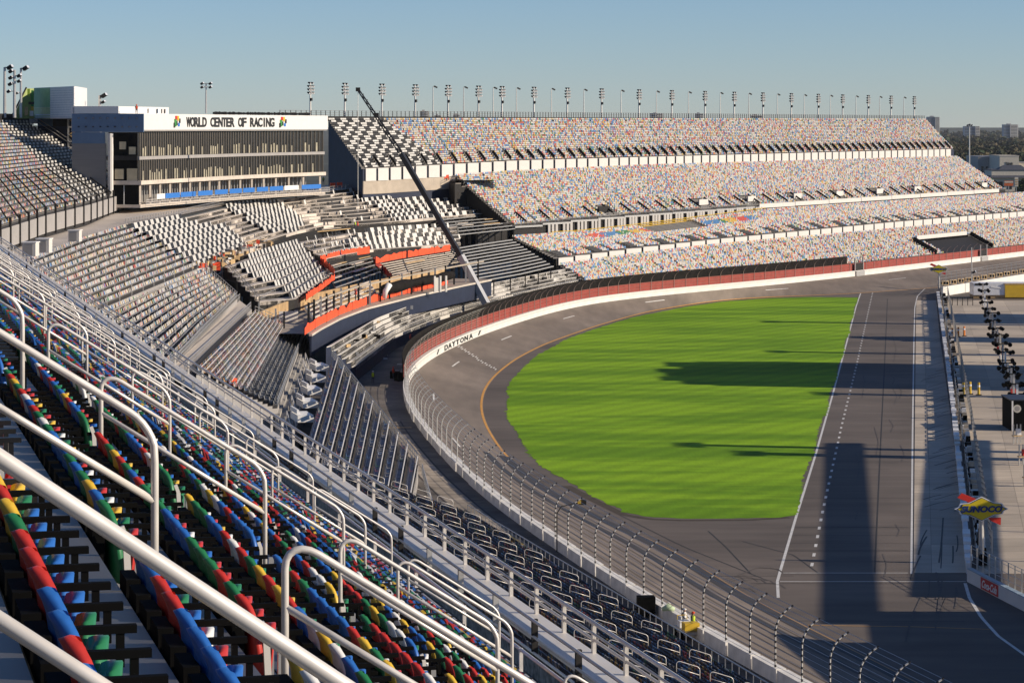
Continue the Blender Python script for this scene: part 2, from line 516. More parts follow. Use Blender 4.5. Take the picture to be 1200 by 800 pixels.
# paddock concrete right of the pit wall
pad = struct(link('paddock', None))
lw = [(1100,352),(1112,400),(1121,440),(1131,520),(1139,600),(1146,668)]
vv2 = [352]
while vv2[-1] < 668: vv2.append(vv2[-1] + max(6.5, (vv2[-1] - 148) / 32.))
vv2[-1] = 672
for a, b_ in zip(vv2[:-1], vv2[1:]):
    for k in range(7):
        q = []
        for kk, v in ((k, a), (k + 1, a), (k + 1, b_), (k, b_)):
            base = G(cl(lw, v), v, 0); q.append(base + np.array([kk * 5.2, 0, 0]))
        q = np.array(q); c = q.mean(0); q = c + (q - c) * np.array([.994, .985, 1])
        MB().prism([(p[0], p[1]) for p in q], .004, .03).obj('concrete_slab', random.choice(slab_tones), pad)
# tyre marks in the pit entry
m_tyre = M('tyre_rubber_mark', (.100, .084, .072), .8, var=.4, scale=2.)
for k in range(16):
    u0 = random.uniform(1078, 1122); v0 = random.uniform(590, 705); dv = random.uniform(18, 60)
    cx = random.uniform(-14, 10)
    pts = [(u0 + cx * math.sin(t * 1.6) - 8 * t * (1 if k % 2 else .3), v0 + dv * t) for t in np.linspace(0, 1, 8)]
    gl(pts, random.uniform(.10, .24), 'tyre_mark', m_tyre, z=.037, n=14)
for k in range(42):
    v0 = random.uniform(385, 600); ux = cl(L, v0) + (cl(R, v0) - cl(L, v0)) * random.uniform(.15, .85)
    ln = (v0 - 148) * random.uniform(.02, .06)
    gl([(ux, v0), (ux + ln * 1.2, v0 - ln * .35), (ux + ln * 2, v0 - ln * .5)], random.uniform(.12, .25), 'tyre_mark', m_tyre, z=.037, n=8)
for k in range(12):
    v0 = random.uniform(360, 660); ux = random.uniform(1000, 1055); dv = random.uniform(12, 40)
    gl([(ux, v0), (ux + 5, v0 + dv * .5), (ux + 2, v0 + dv)], .12, 'tyre_mark', m_tyre, z=.016, n=8)
for k in range(9):
    u0 = random.uniform(820, 890); v0 = random.uniform(672, 700)
    gl([(u0, v0), (u0 + 22, v0 - 9), (u0 + 45, v0 - 8), (u0 + 52, v0 - 3)], .12, 'tyre_mark', m_tyre, z=.016, n=10)

# service road between the near stand and the wall
RS = np.linspace(610, 1120, 130)
struct(strip([wpt(s, .35, ZW - .1) for s in RS], [wpt(s, 16, ZW - .1) for s in RS]).obj('service_road', m_road))
for s in (792, 830, 868, 900, 930, 958, 983):
    struct(strip([wpt(s, o, ZW - .09) for o in (1.2, 7)], [wpt(s + .35, o, ZW - .09) for o in (1.2, 7)]).obj('tar_joint', m_joint))
for o in (2.4, 4.6):
    struct(strip([wpt(s, o, ZW - .09) for s in np.linspace(790, 1010, 50)], [wpt(s, o + .22, ZW - .09) for s in np.linspace(790, 1010, 50)]).obj('tar_joint', m_joint))
m_pave = M('sunlit_strip_concrete', (.34, .285, .225), .85, var=.3, scale=.6, var2=.5, scale2=.09)  # concrete slabs, paler to paint the sunlit strip beyond the wall's shadow
for s0 in np.arange(806, 1010, 5.2):
    p = [wpt(s0, 2.7, 0), wpt(s0 + 5.05, 2.7, 0), wpt(s0 + 5.05, 5.4, 0), wpt(s0, 5.4, 0)]
    o_ = MB().prism([(a[0], a[1]) for a in p], ZW - .1, ZW - .055).obj('concrete_slab', m_pave)
    struct(o_)
for s0, o0, o1, w in ((798, 1.6, 6.2, .9),):
    struct(strip([wpt(s0, o, ZW - .03) for o in (o0, o1)], [wpt(s0 + w, o, ZW - .03) for o in (o0, o1)]).obj('threshold_strip', m_tan))
for (sa, oa, sb, ob) in ((890, 5.6, 905, 5.6), (905, 5.6, 905, 3.4), (893, 3.2, 903, 3.2), (903, 3.2, 903, 2.2)):
    a, b_ = wpt(sa, oa, 0), wpt(sb, ob, 0)
    struct(line_strip(np.array([a[:2], (a[:2] + b_[:2]) / 2, b_[:2]]), .25, ZW - .045).obj('yellow_marking', M('yellow_floor_paint', (.5, .33, .05), .6, var=.3)))

# ------------------------------------------------------------------ grandstand tiers
PAL = np.array([(.50, .47, .43), (.055, .175, .38), (.42, .055, .035), (.50, .32, .05), (.04, .18, .06), (.40, .34, .26)])
def mixcol(n, w=(.42, .18, .14, .11, .05, .10)):
    w = np.array(w) / sum(w)
    c = PAL[rng.choice(len(PAL), n, p=w)]
    return (c * .88 + .045) * rng.uniform(.82, 1.08, (n, 1))
SEAT_L = np.array([[(-.22, -.10, .38), (.22, -.10, .38), (.22, -.22, .84), (-.22, -.22, .84)],
                   [(-.21, -.10, .41), (.21, -.10, .41), (.21, .22, .45), (-.21, .22, .45)],
                   [(-.22, -.22, .84), (.22, -.22, .84), (.21, -.27, .80), (-.21, -.27, .80)]]).reshape(-1, 3)

def edge_at(A, B, q):
    return A + (B - A) * q

def stand_deck(parent, A, B, nr, mat, zlow=None, skirt=None, name='deck', backwall=True):
    n = len(A); vs = []; qs = []
    for r in range(nr + 1):
        e = edge_at(A, B, r / nr)
        if r > 0:
            vs.append(np.c_[e[:, :2], edge_at(A, B, (r - 1) / nr)[:, 2]])
        if r < nr:
            vs.append(e)
    m = len(vs)
    for k in range(m - 1):
        for i in range(n - 1):
            qs.append((k * n + i, k * n + i + 1, (k + 1) * n + i + 1, (k + 1) * n + i))
    o = link(name, np_mesh(name, np.vstack(vs), np.array(qs), mat), parent)
    if skirt is not None:
        mb = MB()
        zl = zlow
        for E_, on in ((A, True), (edge_at(A, B, 1.) - np.array([0, 0, (B - A)[0, 2] / nr]), backwall)):
            if on:
                for i in range(n - 1):
                    a, b_ = E_[i], E_[i + 1]
                    mb.quad((a[0], a[1], zl), (b_[0], b_[1], zl), b_, a)
        for i in (0, n - 1):
            for r in range(nr):
                a = edge_at(A, B, r / nr)[i]; b_ = edge_at(A, B, (r + 1) / nr)[i]
                mb.quad((a[0], a[1], zl), (b_[0], b_[1], zl), (b_[0], b_[1], a[2] - .02), (a[0], a[1], a[2] - .02))
        mb.obj('side_wall', skirt, parent)
    return o

def stand_seats(parent, A, B, nr, colf, spacing=.5, name='seats', qoff=.45, templ=SEAT_L, mat=None, rows=None, kscale=None):
    """all the small seats of one tier, one mesh; colf(t, q, r, k) gives rgb rows, nan = no seat"""
    Vs, Cs = [], []
    L0 = np.linalg.norm(np.diff(A[:, :2], axis=0), axis=1).sum()
    tn = np.linspace(0, 1, len(A))
    for r in (range(nr) if rows is None else rows):
        e = edge_at(A, B, (r + qoff) / nr); z = edge_at(A, B, r / nr)[:, 2]
        d = np.r_[0, np.cumsum(np.linalg.norm(np.diff(e[:, :2], axis=0), axis=1))]
        pos = np.arange(spacing / 2, d[-1], spacing)
        t = np.interp(pos, d, tn)
        x = np.interp(t, tn, e[:, 0]); y = np.interp(t, tn, e[:, 1]); zz = np.interp(t, tn, z)
        dx = np.interp(t, tn, np.gradient(e[:, 0])); dy = np.interp(t, tn, np.gradient(e[:, 1]))
        l = np.hypot(dx, dy); dx /= l; dy /= l
        fx = np.interp(t, tn, A[:, 0] - B[:, 0]); fy = np.interp(t, tn, A[:, 1] - B[:, 1])
        nx, ny = -dy, dx.copy()
        sg = np.sign(nx * fx + ny * fy); nx *= sg; ny *= sg
        c = colf(t, (r + .5) / nr, r, t * L0)
        ok = ~np.isnan(c[:, 0])
        if not ok.any(): continue
        x, y, zz, dx, dy, nx, ny, c = [q[ok] for q in (x, y, zz, dx, dy, nx, ny, c)]
        jit = rng.normal(0, .012, len(x))
        P_ = np.stack([x[:, None] + dx[:, None] * templ[:, 0] + nx[:, None] * (templ[:, 1] + jit[:, None]),
                       y[:, None] + dy[:, None] * templ[:, 0] + ny[:, None] * (templ[:, 1] + jit[:, None]),
                       zz[:, None] + templ[:, 2][None]], 2)
        Vs.append(P_.reshape(-1, 3)); Cs.append(np.repeat(c, len(templ), 0))
    V = np.vstack(Vs); C_ = np.vstack(Cs)
    o = link(name, np_mesh(name, V, np.arange(len(V)).reshape(-1, 4), mat or m_seatf, C_), parent)
    o['kind'] = 'stuff'
    return o

NAN = np.array([np.nan] * 3)
WHITE = np.array((.60, .58, .54)); BLK = np.array((.022, .021, .021))
def checker(t, r, k, cell=1.9, rr=2, off=0):
    i = (np.floor(k / cell) + (r // rr) + off).astype(int) % 2
    c = np.where(i[:, None] == 0, WHITE, BLK)
    return c * rng.uniform(.88, 1.06, (len(t), 1))

def sedge(sf, zs, o, N_=60):
    """edge at offset o, stations sf[0]..sf[1], z from a table of (station, z)"""
    tb = sorted(zs); S_ = np.linspace(sf[0], sf[1], N_)
    zz = np.interp(S_, [q[0] for q in tb], [q[1] for q in tb])
    return np.array([wpt(s, o, z) for s, z in zip(S_, zz)])

Z1f = [(50, 34.), (406, 33.3), (476, 33.0), (526, 31.8)]; Z1b = [(50, 44.5), (520, 43.7)]
Z2b = [(50, 31.2), (408, 31.0), (478, 30.3), (504, 29.6), (530, 28.6)]
Z2f = [(162, 20.3), (376, 19.8), (452, 19.2), (484, 18.6), (510, 17.7)]
Z3b = [(150, 18.8), (380, 18.5), (422, 17.3), (456, 16.2), (486, 15.3), (512, 15.3)]
Z3f = [(150, 13.8), (326, 13.7), (414, 13.1), (450, 12.7), (482, 12.), (510, 11.), (536, 10.2), (572, 10.8)]
Z4b = [(150, 12.2), (418, 11.7), (454, 11.4), (486, 10.6), (512, 9.6), (540, 8.9), (578, 9.6)]

m_under = M('tier_deck_grey', (.13, .122, .115), .7, var=.15, scale=1)
m_under3 = M('row_deck_mid', (.105, .10, .095), .7, var=.2, scale=1, spec=.15)
m_under2 = M('row_deck_dark', (.075, .07, .068), .7, var=.2, scale=1, spec=.15)

# ---- top tier
s1 = [s_at(425, 67, 33), s_at(1118, 67, 33.8)]; s1b = [s_at(385, 84, 44), s_at(1085, 84, 44.5)]
A1, B1 = sedge(s1, Z1f, 67), sedge(s1b, Z1b, 84)
top = thing('grandstand', 'top tier of the far grandstand, white panels along its front and floodlights on its roof', 'grandstand')
stand_deck(top, A1, B1, 22, m_under, 20., m_navy)  # navy skirt paints in the shaded space below the tier
ribbon(A1 + (0, 0, 0), -6., -2.9, .3).obj('base_wall', m_conc, top)
tf = (s_at(522, 67, 33) - s1[0]) / (s1[1] - s1[0]); tb = (s_at(450, 84, 44) - s1b[0]) / (s1b[1] - s1b[0])
PITCH1 = 5.55
def col1(t, q, r, k):
    c = mixcol(len(t))
    ck = t < tf + (tb - tf) * q
    c[ck] = checker(t, r, k)[ck]
    vom = (np.abs((k % PITCH1) - .2) < .75) & (r < 6)
    ais = (k % PITCH1 < .55) & (r >= 6) & (int(r) % 2 == 0)
    c[vom | ais] = np.nan
    return c
stand_seats(top, A1, B1, 22, col1)
# front panels and the openings between them
def along(A, k):
    d = np.r_[0, np.cumsum(np.linalg.norm(np.diff(A[:, :2], axis=0), axis=1))]
    return np.array([np.interp(k, d, A[:, j]) for j in range(3)])
def plen(A):
    return np.linalg.norm(np.diff(A[:, :2], axis=0), axis=1).sum()
def panel_run(parent, A, k0, k1, pitch, w, h0, h1, th, mat, name, lift=.25, label=None):
    k = k0
    out = []
    while k + w < k1:
        a, b_ = along(A, k), along(A, k + w)
        d = (b_ - a)[:2]; d /= np.linalg.norm(d); nrm = np.array([d[1], -d[0]])
        c = (a + b_) / 2
        ww = np.linalg.norm((b_ - a)[:2])
        mb = MB().box((0, 0, 0), (ww, th, h1 - h0))
        o = mb.obj(name, mat, parent)
        o.location = (c[0] + nrm[0] * lift, c[1] + nrm[1] * lift, c[2] + (h0 + h1) / 2)
        o.rotation_euler = (0, 0, math.atan2(d[1], d[0]))
        out.append(o); k += pitch
    return out
panel_run(top, A1, .8, plen(A1) + 1, PITCH1, 4.6, -2.9, .15, .2, m_white, 'fascia_panel')
mb = MB()                                    # dark stair slots rising from each opening
kk = 0.2
while kk < plen(A1):
    t = kk / plen(A1)
    i = t * (len(A1) - 1); i0_, fr = int(i), i - int(i)
    if i0_ >= len(A1) - 1: break
    a0 = A1[i0_] * (1 - fr) + A1[i0_ + 1] * fr; b0 = B1[i0_] * (1 - fr) + B1[i0_ + 1] * fr
    e = a0 + (b0 - a0) * .19
    mb.bar(a0 + np.array([0, 0, .8]), e + np.array([0, 0, .8]), .12, .8)
    kk += PITCH1
mb.obj('stair_side_wall', m_dark, top)['kind'] = 'stuff'
# roof railing
mb = MB(); S_ = np.linspace(s1b[0] + 14, s1b[1], 130)
for hgt in (.5, 1.0, 1.5):
    mb.tube([wpt(s, 84.6, 44.3 + hgt) for s in S_], .05, 4)
mb.obj('roof_rail', m_galv, top)
mb = MB()
for s in np.arange(s1b[1], s1b[0] + 14, 1.5):
    p = wpt(s, 84.6, 44.2); mb.box((p[0], p[1], 45.0), (.16, .16, 1.7))
mb.obj('rail_post', m_dark, top)['kind'] = 'stuff'
ribbon(wcurve(s1b[1], s1b[0] + 14, 84.3, 43.2), 0, 1.25, .3).obj('back_parapet', m_dark, top)

# ---- second tier
s2 = [s_at(601, 42, 18), s_at(1178, 42, 20.3)]; s2b = [s_at(533, 66, 29), s_at(1122, 66, 31.2)]
A2, B2 = sedge(s2, Z2f, 42), sedge(s2b, Z2b, 66)
mid = thing('grandstand', 'second tier of the far grandstand, below the white panels and above the concourse columns', 'grandstand')
stand_deck(mid, A2, B2, 28, m_under, 9., m_dark)  # dark front skirt paints in the shaded gap under this tier
L2 = plen(A2)
vomk = []
for u in (710, 821, 876, 930, 980, 1027, 1071, 1151):
    vomk.append((u, (s_at(u, 44.5, 20.5) - s2[0]) / (s2[1] - s2[0]) * L2))
def col2(t, q, r, k):
    c = mixcol(len(t))
    for u, kv in vomk:
        c[(np.abs(k - kv) < 3.4) & (r < 6)] = np.nan
    c[(k % 9.4 < .9) & (r < 9)] = np.nan
    c[(k % 9.4 < .5) & (int(r) % 2 == 0)] = np.nan
    return c
stand_seats(mid, A2, B2, 28, col2)
for u, kv in vomk:
    a = along(A2, kv); t = kv / L2
    d = along(A2, kv + .5) - along(A2, kv - .5); ang = math.atan2(d[1], d[0])
    bb = B2[int(t * (len(B2) - 1))] - A2[int(t * (len(A2) - 1))]; c = a + bb * (.10)
    MB().box((c[0], c[1], c[2] + .75), (5.2, .3, 1.5), ang).obj('vomitory_wall', m_dark if u == 710 else m_white, mid)
mb = MB(); kk = 5.4
while kk < L2:
    t = kk / L2; i = t * (len(A2) - 1); i0_, fr = int(i), i - int(i)
    if i0_ >= len(A2) - 1: break
    a0 = A2[i0_] * (1 - fr) + A2[i0_ + 1] * fr; b0 = B2[i0_] * (1 - fr) + B2[i0_ + 1] * fr
    mb.bar(a0 + np.array([0, 0, .8]), a0 + (b0 - a0) * .2 + np.array([0, 0, .7]), .10, .5); kk += 9.4
mb.obj('stair_side_wall', m_dark, mid)['kind'] = 'stuff'
kcut = (s_at(885, 42, 19.8) - s2[0]) / (s2[1] - s2[0]) * L2
panel_run(mid, A2, kcut, L2 + .5, 24.2, 23.9, -.75, .45, .3, m_white, 'fascia_beam', lift=.5)
panel_run(mid, A2, 0, kcut, 12.2, 12.0, -.5, -.05, .3, m_galv, 'fascia_beam', lift=.5)
mb = MB()
for h_ in (.55, .95): mb.tube([along(A2, k) + np.array([.3, -.2, h_]) for k in np.arange(0, kcut, 6)], .05, 5)
for k in np.arange(0, kcut, 3.): p = along(A2, k); mb.box((p[0] + .3, p[1] - .2, p[2] + .45), (.09, .09, 1.))
mb.obj('front_rail', m_galv, mid)

# ---- concourse between second and third tier
conc = thing('concourse', 'covered concourse with white columns and a yellow rail under the second tier', 'concourse')
cs0, cs1 = s_at(640, 42, 17), s_at(890, 42, 18)
struct_floor = strip(np.array([wpt(s, 39.5, np.interp(s, [380, 422, 456, 486, 512], [18.2, 17., 15.9, 15., 15.])) for s in np.linspace(cs1, cs0, 40)]),
                     np.array([wpt(s, 52, np.interp(s, [380, 422, 456, 486, 512], [18.2, 17., 15.9, 15., 15.])) for s in np.linspace(cs1, cs0, 40)]))
struct_floor.obj('floor', m_deckb, conc)
ribbon(wcurve(cs1 - 40, cs0 + 25, 43.4, 13.), 0, 5.6, .3).obj('back_wall', m_dark, conc)
kk = 0
for s in np.arange(cs1, cs0, 1.55):
    if int(kk) % 4 != 3:
        zf = np.interp(s, [380, 422, 456, 486, 512], [18.2, 17., 15.9, 15., 15.]); zt = np.interp(s, [376, 452, 484, 510], [19.8, 19.2, 18.6, 17.7])
        p = wpt(s, 41.5, 0)
        MB().box((p[0], p[1], (zf + zt - .3) / 2), (.62, .62, zt - .3 - zf), .4).obj('column', m_white, conc)
    kk += 1
mb = MB(); S_ = np.linspace(cs1, cs0, 40); zz = [np.interp(s, [380, 422, 456, 486, 512], [18.2, 17., 15.9, 15., 15.]) for s in S_]
for h_ in (.15, .55, 1.0): mb.tube([wpt(s, 40.2, z + h_) for s, z in zip(S_, zz)], .09, 5)
for s, z in zip(S_, zz): p = wpt(s, 40.2, 0); mb.box((p[0], p[1], z + .5), (.1, .1, 1.))
mb.obj('yellow_rail', m_yellow, conc)

# ---- third tier
s3 = [s_at(651, 24, 10.5), 120.]; s3b = [s_at(597, 40, 15.4), 120.]
A3, B3 = sedge(s3, Z3f, 24), sedge(s3b, Z3b, 39.5)
low = thing('grandstand', 'third tier of the far grandstand, between the concourse and the low white panel row', 'grandstand')
stand_deck(low, A3, B3, 16, m_under, 6., m_dark)
L3 = plen(A3)
def ublock(u): return (s_at(u, 34, 15.5) - s3[0]) / (s3[1] - s3[0])
BL = [(688, 702, PAL[2] * 1.4), (702, 722, PAL[1] * 1.1), (722, 737, PAL[4] * 1.1), (737, 752, PAL[3] * 1.2), (752, 757, PAL[2] * 1.3),
      (824, 845, PAL[1] * 1.1), (845, 850, PAL[4]), (850, 862, PAL[3] * 1.2), (862, 876, PAL[2] * 1.3), (876, 886, PAL[1] * 1.1)]
BLt = [(ublock(a), ublock(b_), c) for a, b_, c in BL]
tx0, tx1 = ublock(758), ublock(822)
def col3(t, q, r, k):
    c = mixcol(len(t))
    if r >= 10 and r < 13:
        for a, b_, cc in BLt:
            m = (t >= a) & (t < b_) & (rng.random(len(t)) < .86); c[m] = cc * .75
    if r >= 9:
        m = (t > tx0) & (t < tx1); c[m] = np.nan
        c[t < tx0 - .1] = c[t < tx0 - .1]
    vom = (np.abs(k % 7.6 - .3) < 1.4) & (r < 5)
    dk = (np.abs(k % 15.2 - 3.) < 1.9) & (r < 4)
    c[dk] = BLK * 1.5
    c[vom] = np.nan
    return c
stand_seats(low, A3, B3, 16, col3)
panel_run(low, A3, .6, L3, 7.6, 6.7, -1.65, .1, .2, m_white, 'fascia_panel')

# ---- fourth tier down to the fence
s4 = [s_at(700, 5.5, 5), 80.]; s4b = [s_at(655, 22, 9.5), 80.]
A4, B4 = sedge(s4, [(0, 5.), (600, 5.)], 5.5), sedge(s4b, Z4b, 22)
bot = thing('grandstand', 'lowest tier of the far grandstand, just behind the red fence', 'grandstand')
stand_deck(bot, A4, B4, 18, m_under, 0., m_dark)
L4 = plen(A4)
tun = [(s_at(u, 12, 7.5) - s4[0]) / (s4[1] - s4[0]) for u in (1084, 1142)]
def col4(t, q, r, k):
    c = mixcol(len(t))
    c[(k % 9.0 < .8) & (int(r) % 3 < 2)] = np.nan
    c[(t > min(tun)) & (t < max(tun)) & (r < 10)] = np.nan
    return c
stand_seats(bot, A4, B4, 18, col4)
# vehicle tunnel through the lowest tier
i_ = int(np.mean(tun) * (len(A4) - 1)); a = A4[i_]; bdir = (B4 - A4)[i_]
d = A4[i_ + 1] - A4[i_ - 1]; ang = math.atan2(d[1], d[0]); wid = abs(tun[1] - tun[0]) * L4
c = a + bdir * .52
MB().box((c[0], c[1], c[2] + 1.0), (wid, .4, 1.2), ang).obj('tunnel_lintel', m_white, bot)
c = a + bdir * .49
MB().box((c[0], c[1], c[2] - .6), (wid, .4, 2.6), ang).obj('tunnel_shade_panel', m_black, bot)  # black panel paints the shade in the tunnel mouth
for f in tun:
    i_ = int(f * (len(A4) - 1)); MB().bar(A4[i_] + (0, 0, .9), A4[i_] + bdir * .5 + np.array([0, 0, 1.]), .3, 1.2).obj('tunnel_side_wall', m_dark, bot)
mb = MB(); nrm = bdir / np.linalg.norm(bdir[:2])
iA, iB = sorted(int(f * (len(A4) - 1)) for f in tun)
mb2 = MB()
for i_ in range(iA, iB):
    p, q = A4[i_] + np.array([0, 0, .06]), A4[i_ + 1] + np.array([0, 0, .06])
    mb2.quad(p, q, q + (B4 - A4)[i_ + 1] * .5 + np.array([0, 0, .12]), p + (B4 - A4)[i_] * .5 + np.array([0, 0, .12]))
mb2.obj('tunnel_floor', m_dark, bot)

def _ords():
    one = ['first', 'second', 'third', 'fourth', 'fifth', 'sixth', 'seventh', 'eighth', 'ninth', 'tenth', 'eleventh', 'twelfth', 'thirteenth', 'fourteenth', 'fifteenth', 'sixteenth', 'seventeenth', 'eighteenth', 'nineteenth']
    r = list(one)
    for te, teth in (('twenty', 'twentieth'), ('thirty', 'thirtieth'), ('forty', 'fortieth'), ('fifty', 'fiftieth'), ('sixty', 'sixtieth'), ('seventy', 'seventieth'), ('eighty', 'eightieth'), ('ninety', 'ninetieth')):
        r.append(teth); r += [te + '-' + o for o in one[:9]]
    return r
# ---- floodlight poles on the roof
def lamp_cluster(n, mat_body):
    pass
flood = thing('floodlight_pole', 'x', 'light pole', group='floodlight poles on the far grandstand roof')
MB().tube([(0, 0, 0), (0, 0, 8.3)], [.26, .17], 8).obj('pole', m_galv, flood)
for z_ in (5.9, 6.7, 7.5, 8.3):
    MB().box((0, 0, z_), (1.9, .16, .14)).obj('crossarm', m_dark, flood)
    for x_ in (-.95, -.32, .32, .95) if z_ < 8 else (-.6, .6):
        h = MB().tube([(x_, .25, z_ + .12), (x_, -.1, z_ + .02), (x_, -.42, z_ - .14)], [.14, .24, .30], 8).obj('lamp_head', m_dark, flood)
        MB().tube([(x_, -.425, z_ - .142), (x_, -.45, z_ - .155)], [.27, .27], 8).obj('lens', m_lamp, h)
MB().box((0, -.25, 4.3), (.5, .5, .7)).obj('control_box', m_dark, flood)
single = thing('area_light_pole', 'x', 'light pole', group='single-arm light poles on the far grandstand roof')
MB().tube([(0, 0, 0), (0, 0, 8.1)], [.16, .10], 8).obj('pole', m_galv, single)
MB().bar((0, 0, 8.05), (.75, -.3, 8.2), .14, .12).obj('arm', m_dark, single)
MB().bar((.35, -.1, 8.15), (1.1, -.5, 7.8), .42, .34).obj('lamp_head', m_dark, single)
kids(flood); kids(single)
UM = [363, 404.5, 447, 487, 524.5, 560.5, 588.5, 625.5, 664.5, 705, 748.5, 787, 826, 860.5, 894, 927, 958.5, 987.5, 1017.5, 1044, 1071]
US = [507, 543, 578, 605.5, 646, 684, 728, 769, 807, 844, 877.5, 911, 942.5, 973, 1003, 1031, 1059]
ORD = _ords() or ['first', 'second', 'third', 'fourth', 'fifth', 'sixth', 'seventh', 'eighth', 'ninth', 'tenth', 'eleventh', 'twelfth', 'thirteenth', 'fourteenth', 'fifteenth', 'sixteenth', 'seventeenth', 'eighteenth', 'nineteenth', 'twentieth', 'twenty-first', 'twenty-second', 'twenty-third', 'twenty-fourth', 'twenty-fifth', 'twenty-sixth', 'twenty-seventh', 'twenty-eighth', 'twenty-ninth', 'thirtieth']
for proto, US_, txt in ((flood, UM, 'many-lamp floodlight pole, %s from the left along the far grandstand roof'), (single, US, 'thin single-arm light pole, %s from the left on the far grandstand roof')):
    for i, u in enumerate(US_):
        s = s_at(u, 85.5, 44, 0, 620); p = wpt(s, 85.5, 44.2)
        t = wpt(s - 1, 85.5) - wpt(s + 1, 85.5)
        lab = txt % ORD[i]
        if i == 0:
            proto.location = p; proto.rotation_euler = (0, 0, math.atan2(t[1], t[0])); proto['label'] = lab
        else:
            dup(proto, None, p, math.atan2(t[1], t[0]), lab)

# ------------------------------------------------------------------ outer wall and catch fence
wall = thing('track_wall', 'white concrete wall along the outside of the track, with black lettering at the bend', 'wall')
m_barrier = M('barrier_block_paint', (.78, .75, .70), .7, var=.18, scale=1.2, var2=.1)
s = 60.
while s < 1120:
    far_ = s < 735
    a, b_ = wpt(s + .04, .35), wpt(s + 5.26, .35)
    d = b_ - a; c = (a + b_) / 2; h = 1.45 if far_ else random.uniform(.86, 1.0)
    w = .7 if far_ else random.uniform(.75, 1.0)
    MB().box((0, 0, 0), (np.linalg.norm(d) + (.06 if far_ else -.25), w, h + .15)).obj('wall_block', m_wallw if far_ else m_barrier, wall, ).matrix_basis = Matrix.Translation((c[0], c[1], ZW + h / 2 - .1)) @ Matrix.Rotation(math.atan2(d[1], d[0]), 4, 'Z')
    s += 5.3
# thin joint line on the far wall (steel barrier on top of concrete)
ribbon(wcurve(60, 735, -.03, ZW), 1.02, 1.08, .04).obj('barrier_seam', m_galv, wall)
m_letter = M('black_lettering', (.02, .02, .02), .6)
for ch, u in zip('/DAYTONA/', [513.5, 523, 527.5, 532, 536.5, 541.5, 546.5, 552, 562]):
    s = s_at(u, -.06, ZW + .7, 500, 735); p = wpt(s, -.05, ZW + .66); t = wpt(s - 1) - wpt(s + 1)
    if ch == '/':
        lettering('mark', '/', m_letter, wall, p, t, 1., .03, 0, 1., 3.2, .02, .8)
    else:
        lettering('letter', ch, m_letter, wall, p, t, 1., .035, 0, 1., 3.7, .02, .95)

fence = thing('catch_fence', 'curved steel catch fence standing along the white track wall', 'fence')
def post_mesh(curl):
    pts = [(0, 0, .2), (0, 0, 3.4)]
    for k in range(1, 9):
        a = k / 8 * rad(62); pts.append((2.1 * (1 - math.cos(a)) * curl, 0, 3.4 + 2.1 * math.sin(a)))
    return pts
pts = post_mesh(1.15)
me_post = MB().tube(pts, .06, 6).mesh('fence_post', M('post_paint', (.56, .54, .50), .5, var=.15))
me_postf = MB().tube(pts, .06, 5).mesh('fence_post', M('post_weathered', (.30, .22, .19), .6, var=.2))
cl_ = MB(); dense = resample(np.array(pts), .42)
for k, p in enumerate(dense):
    if k > 1:
        q = dense[min(k + 1, len(dense) - 1)] - dense[k - 1]; q = q / np.linalg.norm(q) * .1
        cl_.tube([p - q * .8, p + q * .8], .078, 6)
me_cl = cl_.mesh('cable_clamp', m_dark)
s = 250.
while s < 1100:
    p = wpt(s, .55, ZW); nrm = wpt(s, 0) - wpt(s, 1)
    o = link('fence_post', me_post if s > 735 else me_postf, fence, p, math.atan2(nrm[1], nrm[0]))
    if s > 845: link('cable_clamp', me_cl, o)['kind'] = 'stuff'
    s += 5.3
mb = MB(); S_ = np.linspace(640, 1110, 110)
for p in dense[2:]:
    mb.tube([wpt(s, .55 - p[0], ZW + p[2]) for s in S_], .022, 3, False)
mb.obj('cable', m_galv, fence)
sbl = s_at(993, .7, 7); 
ribbon(wcurve(90, 742, .75, ZW), 1.35, 3.30, .08).obj('red_mesh_panel', m_red, fence)
ribbon(wcurve(sbl, 760, .85, ZW), 3.30, 5.35, .08).obj('black_screen', m_screen, fence)
mb = MB()
for h_ in (2.0, 2.65, 3.3): mb.tube([p + np.array([0, 0, h_]) for p in wcurve(90, 742, .66, ZW)], .05, 4)
mb.obj('mesh_rail', M('red_mesh_rail', (.30, .11, .085), .7), fence)
for u, lab in ((1003, 'dark crossover gate in the red fence, right of where the black screen ends'), (1149, 'dark crossover gate in the red fence, beside the tunnel mouth')):
    s = s_at(u, 1, 4.5); p = wpt(s, .1, ZW); t = wpt(s - 1) - wpt(s + 1); ang = math.atan2(t[1], t[0])
    gt = thing('fence_gate', lab, 'gate', p, ang)
    for x_ in (-2.6, 2.6): MB().box((x_, 0, 2.4), (.3, .3, 4.8)).obj('gate_post', m_galv, gt)
    MB().box((0, 0, 2.2), (4.8, .12, 2.2)).obj('gate_leaf', m_dark, gt)
    MB().box((0, -.3, .65), (5.2, .5, 1.3)).obj('gate_block', m_galv, gt)

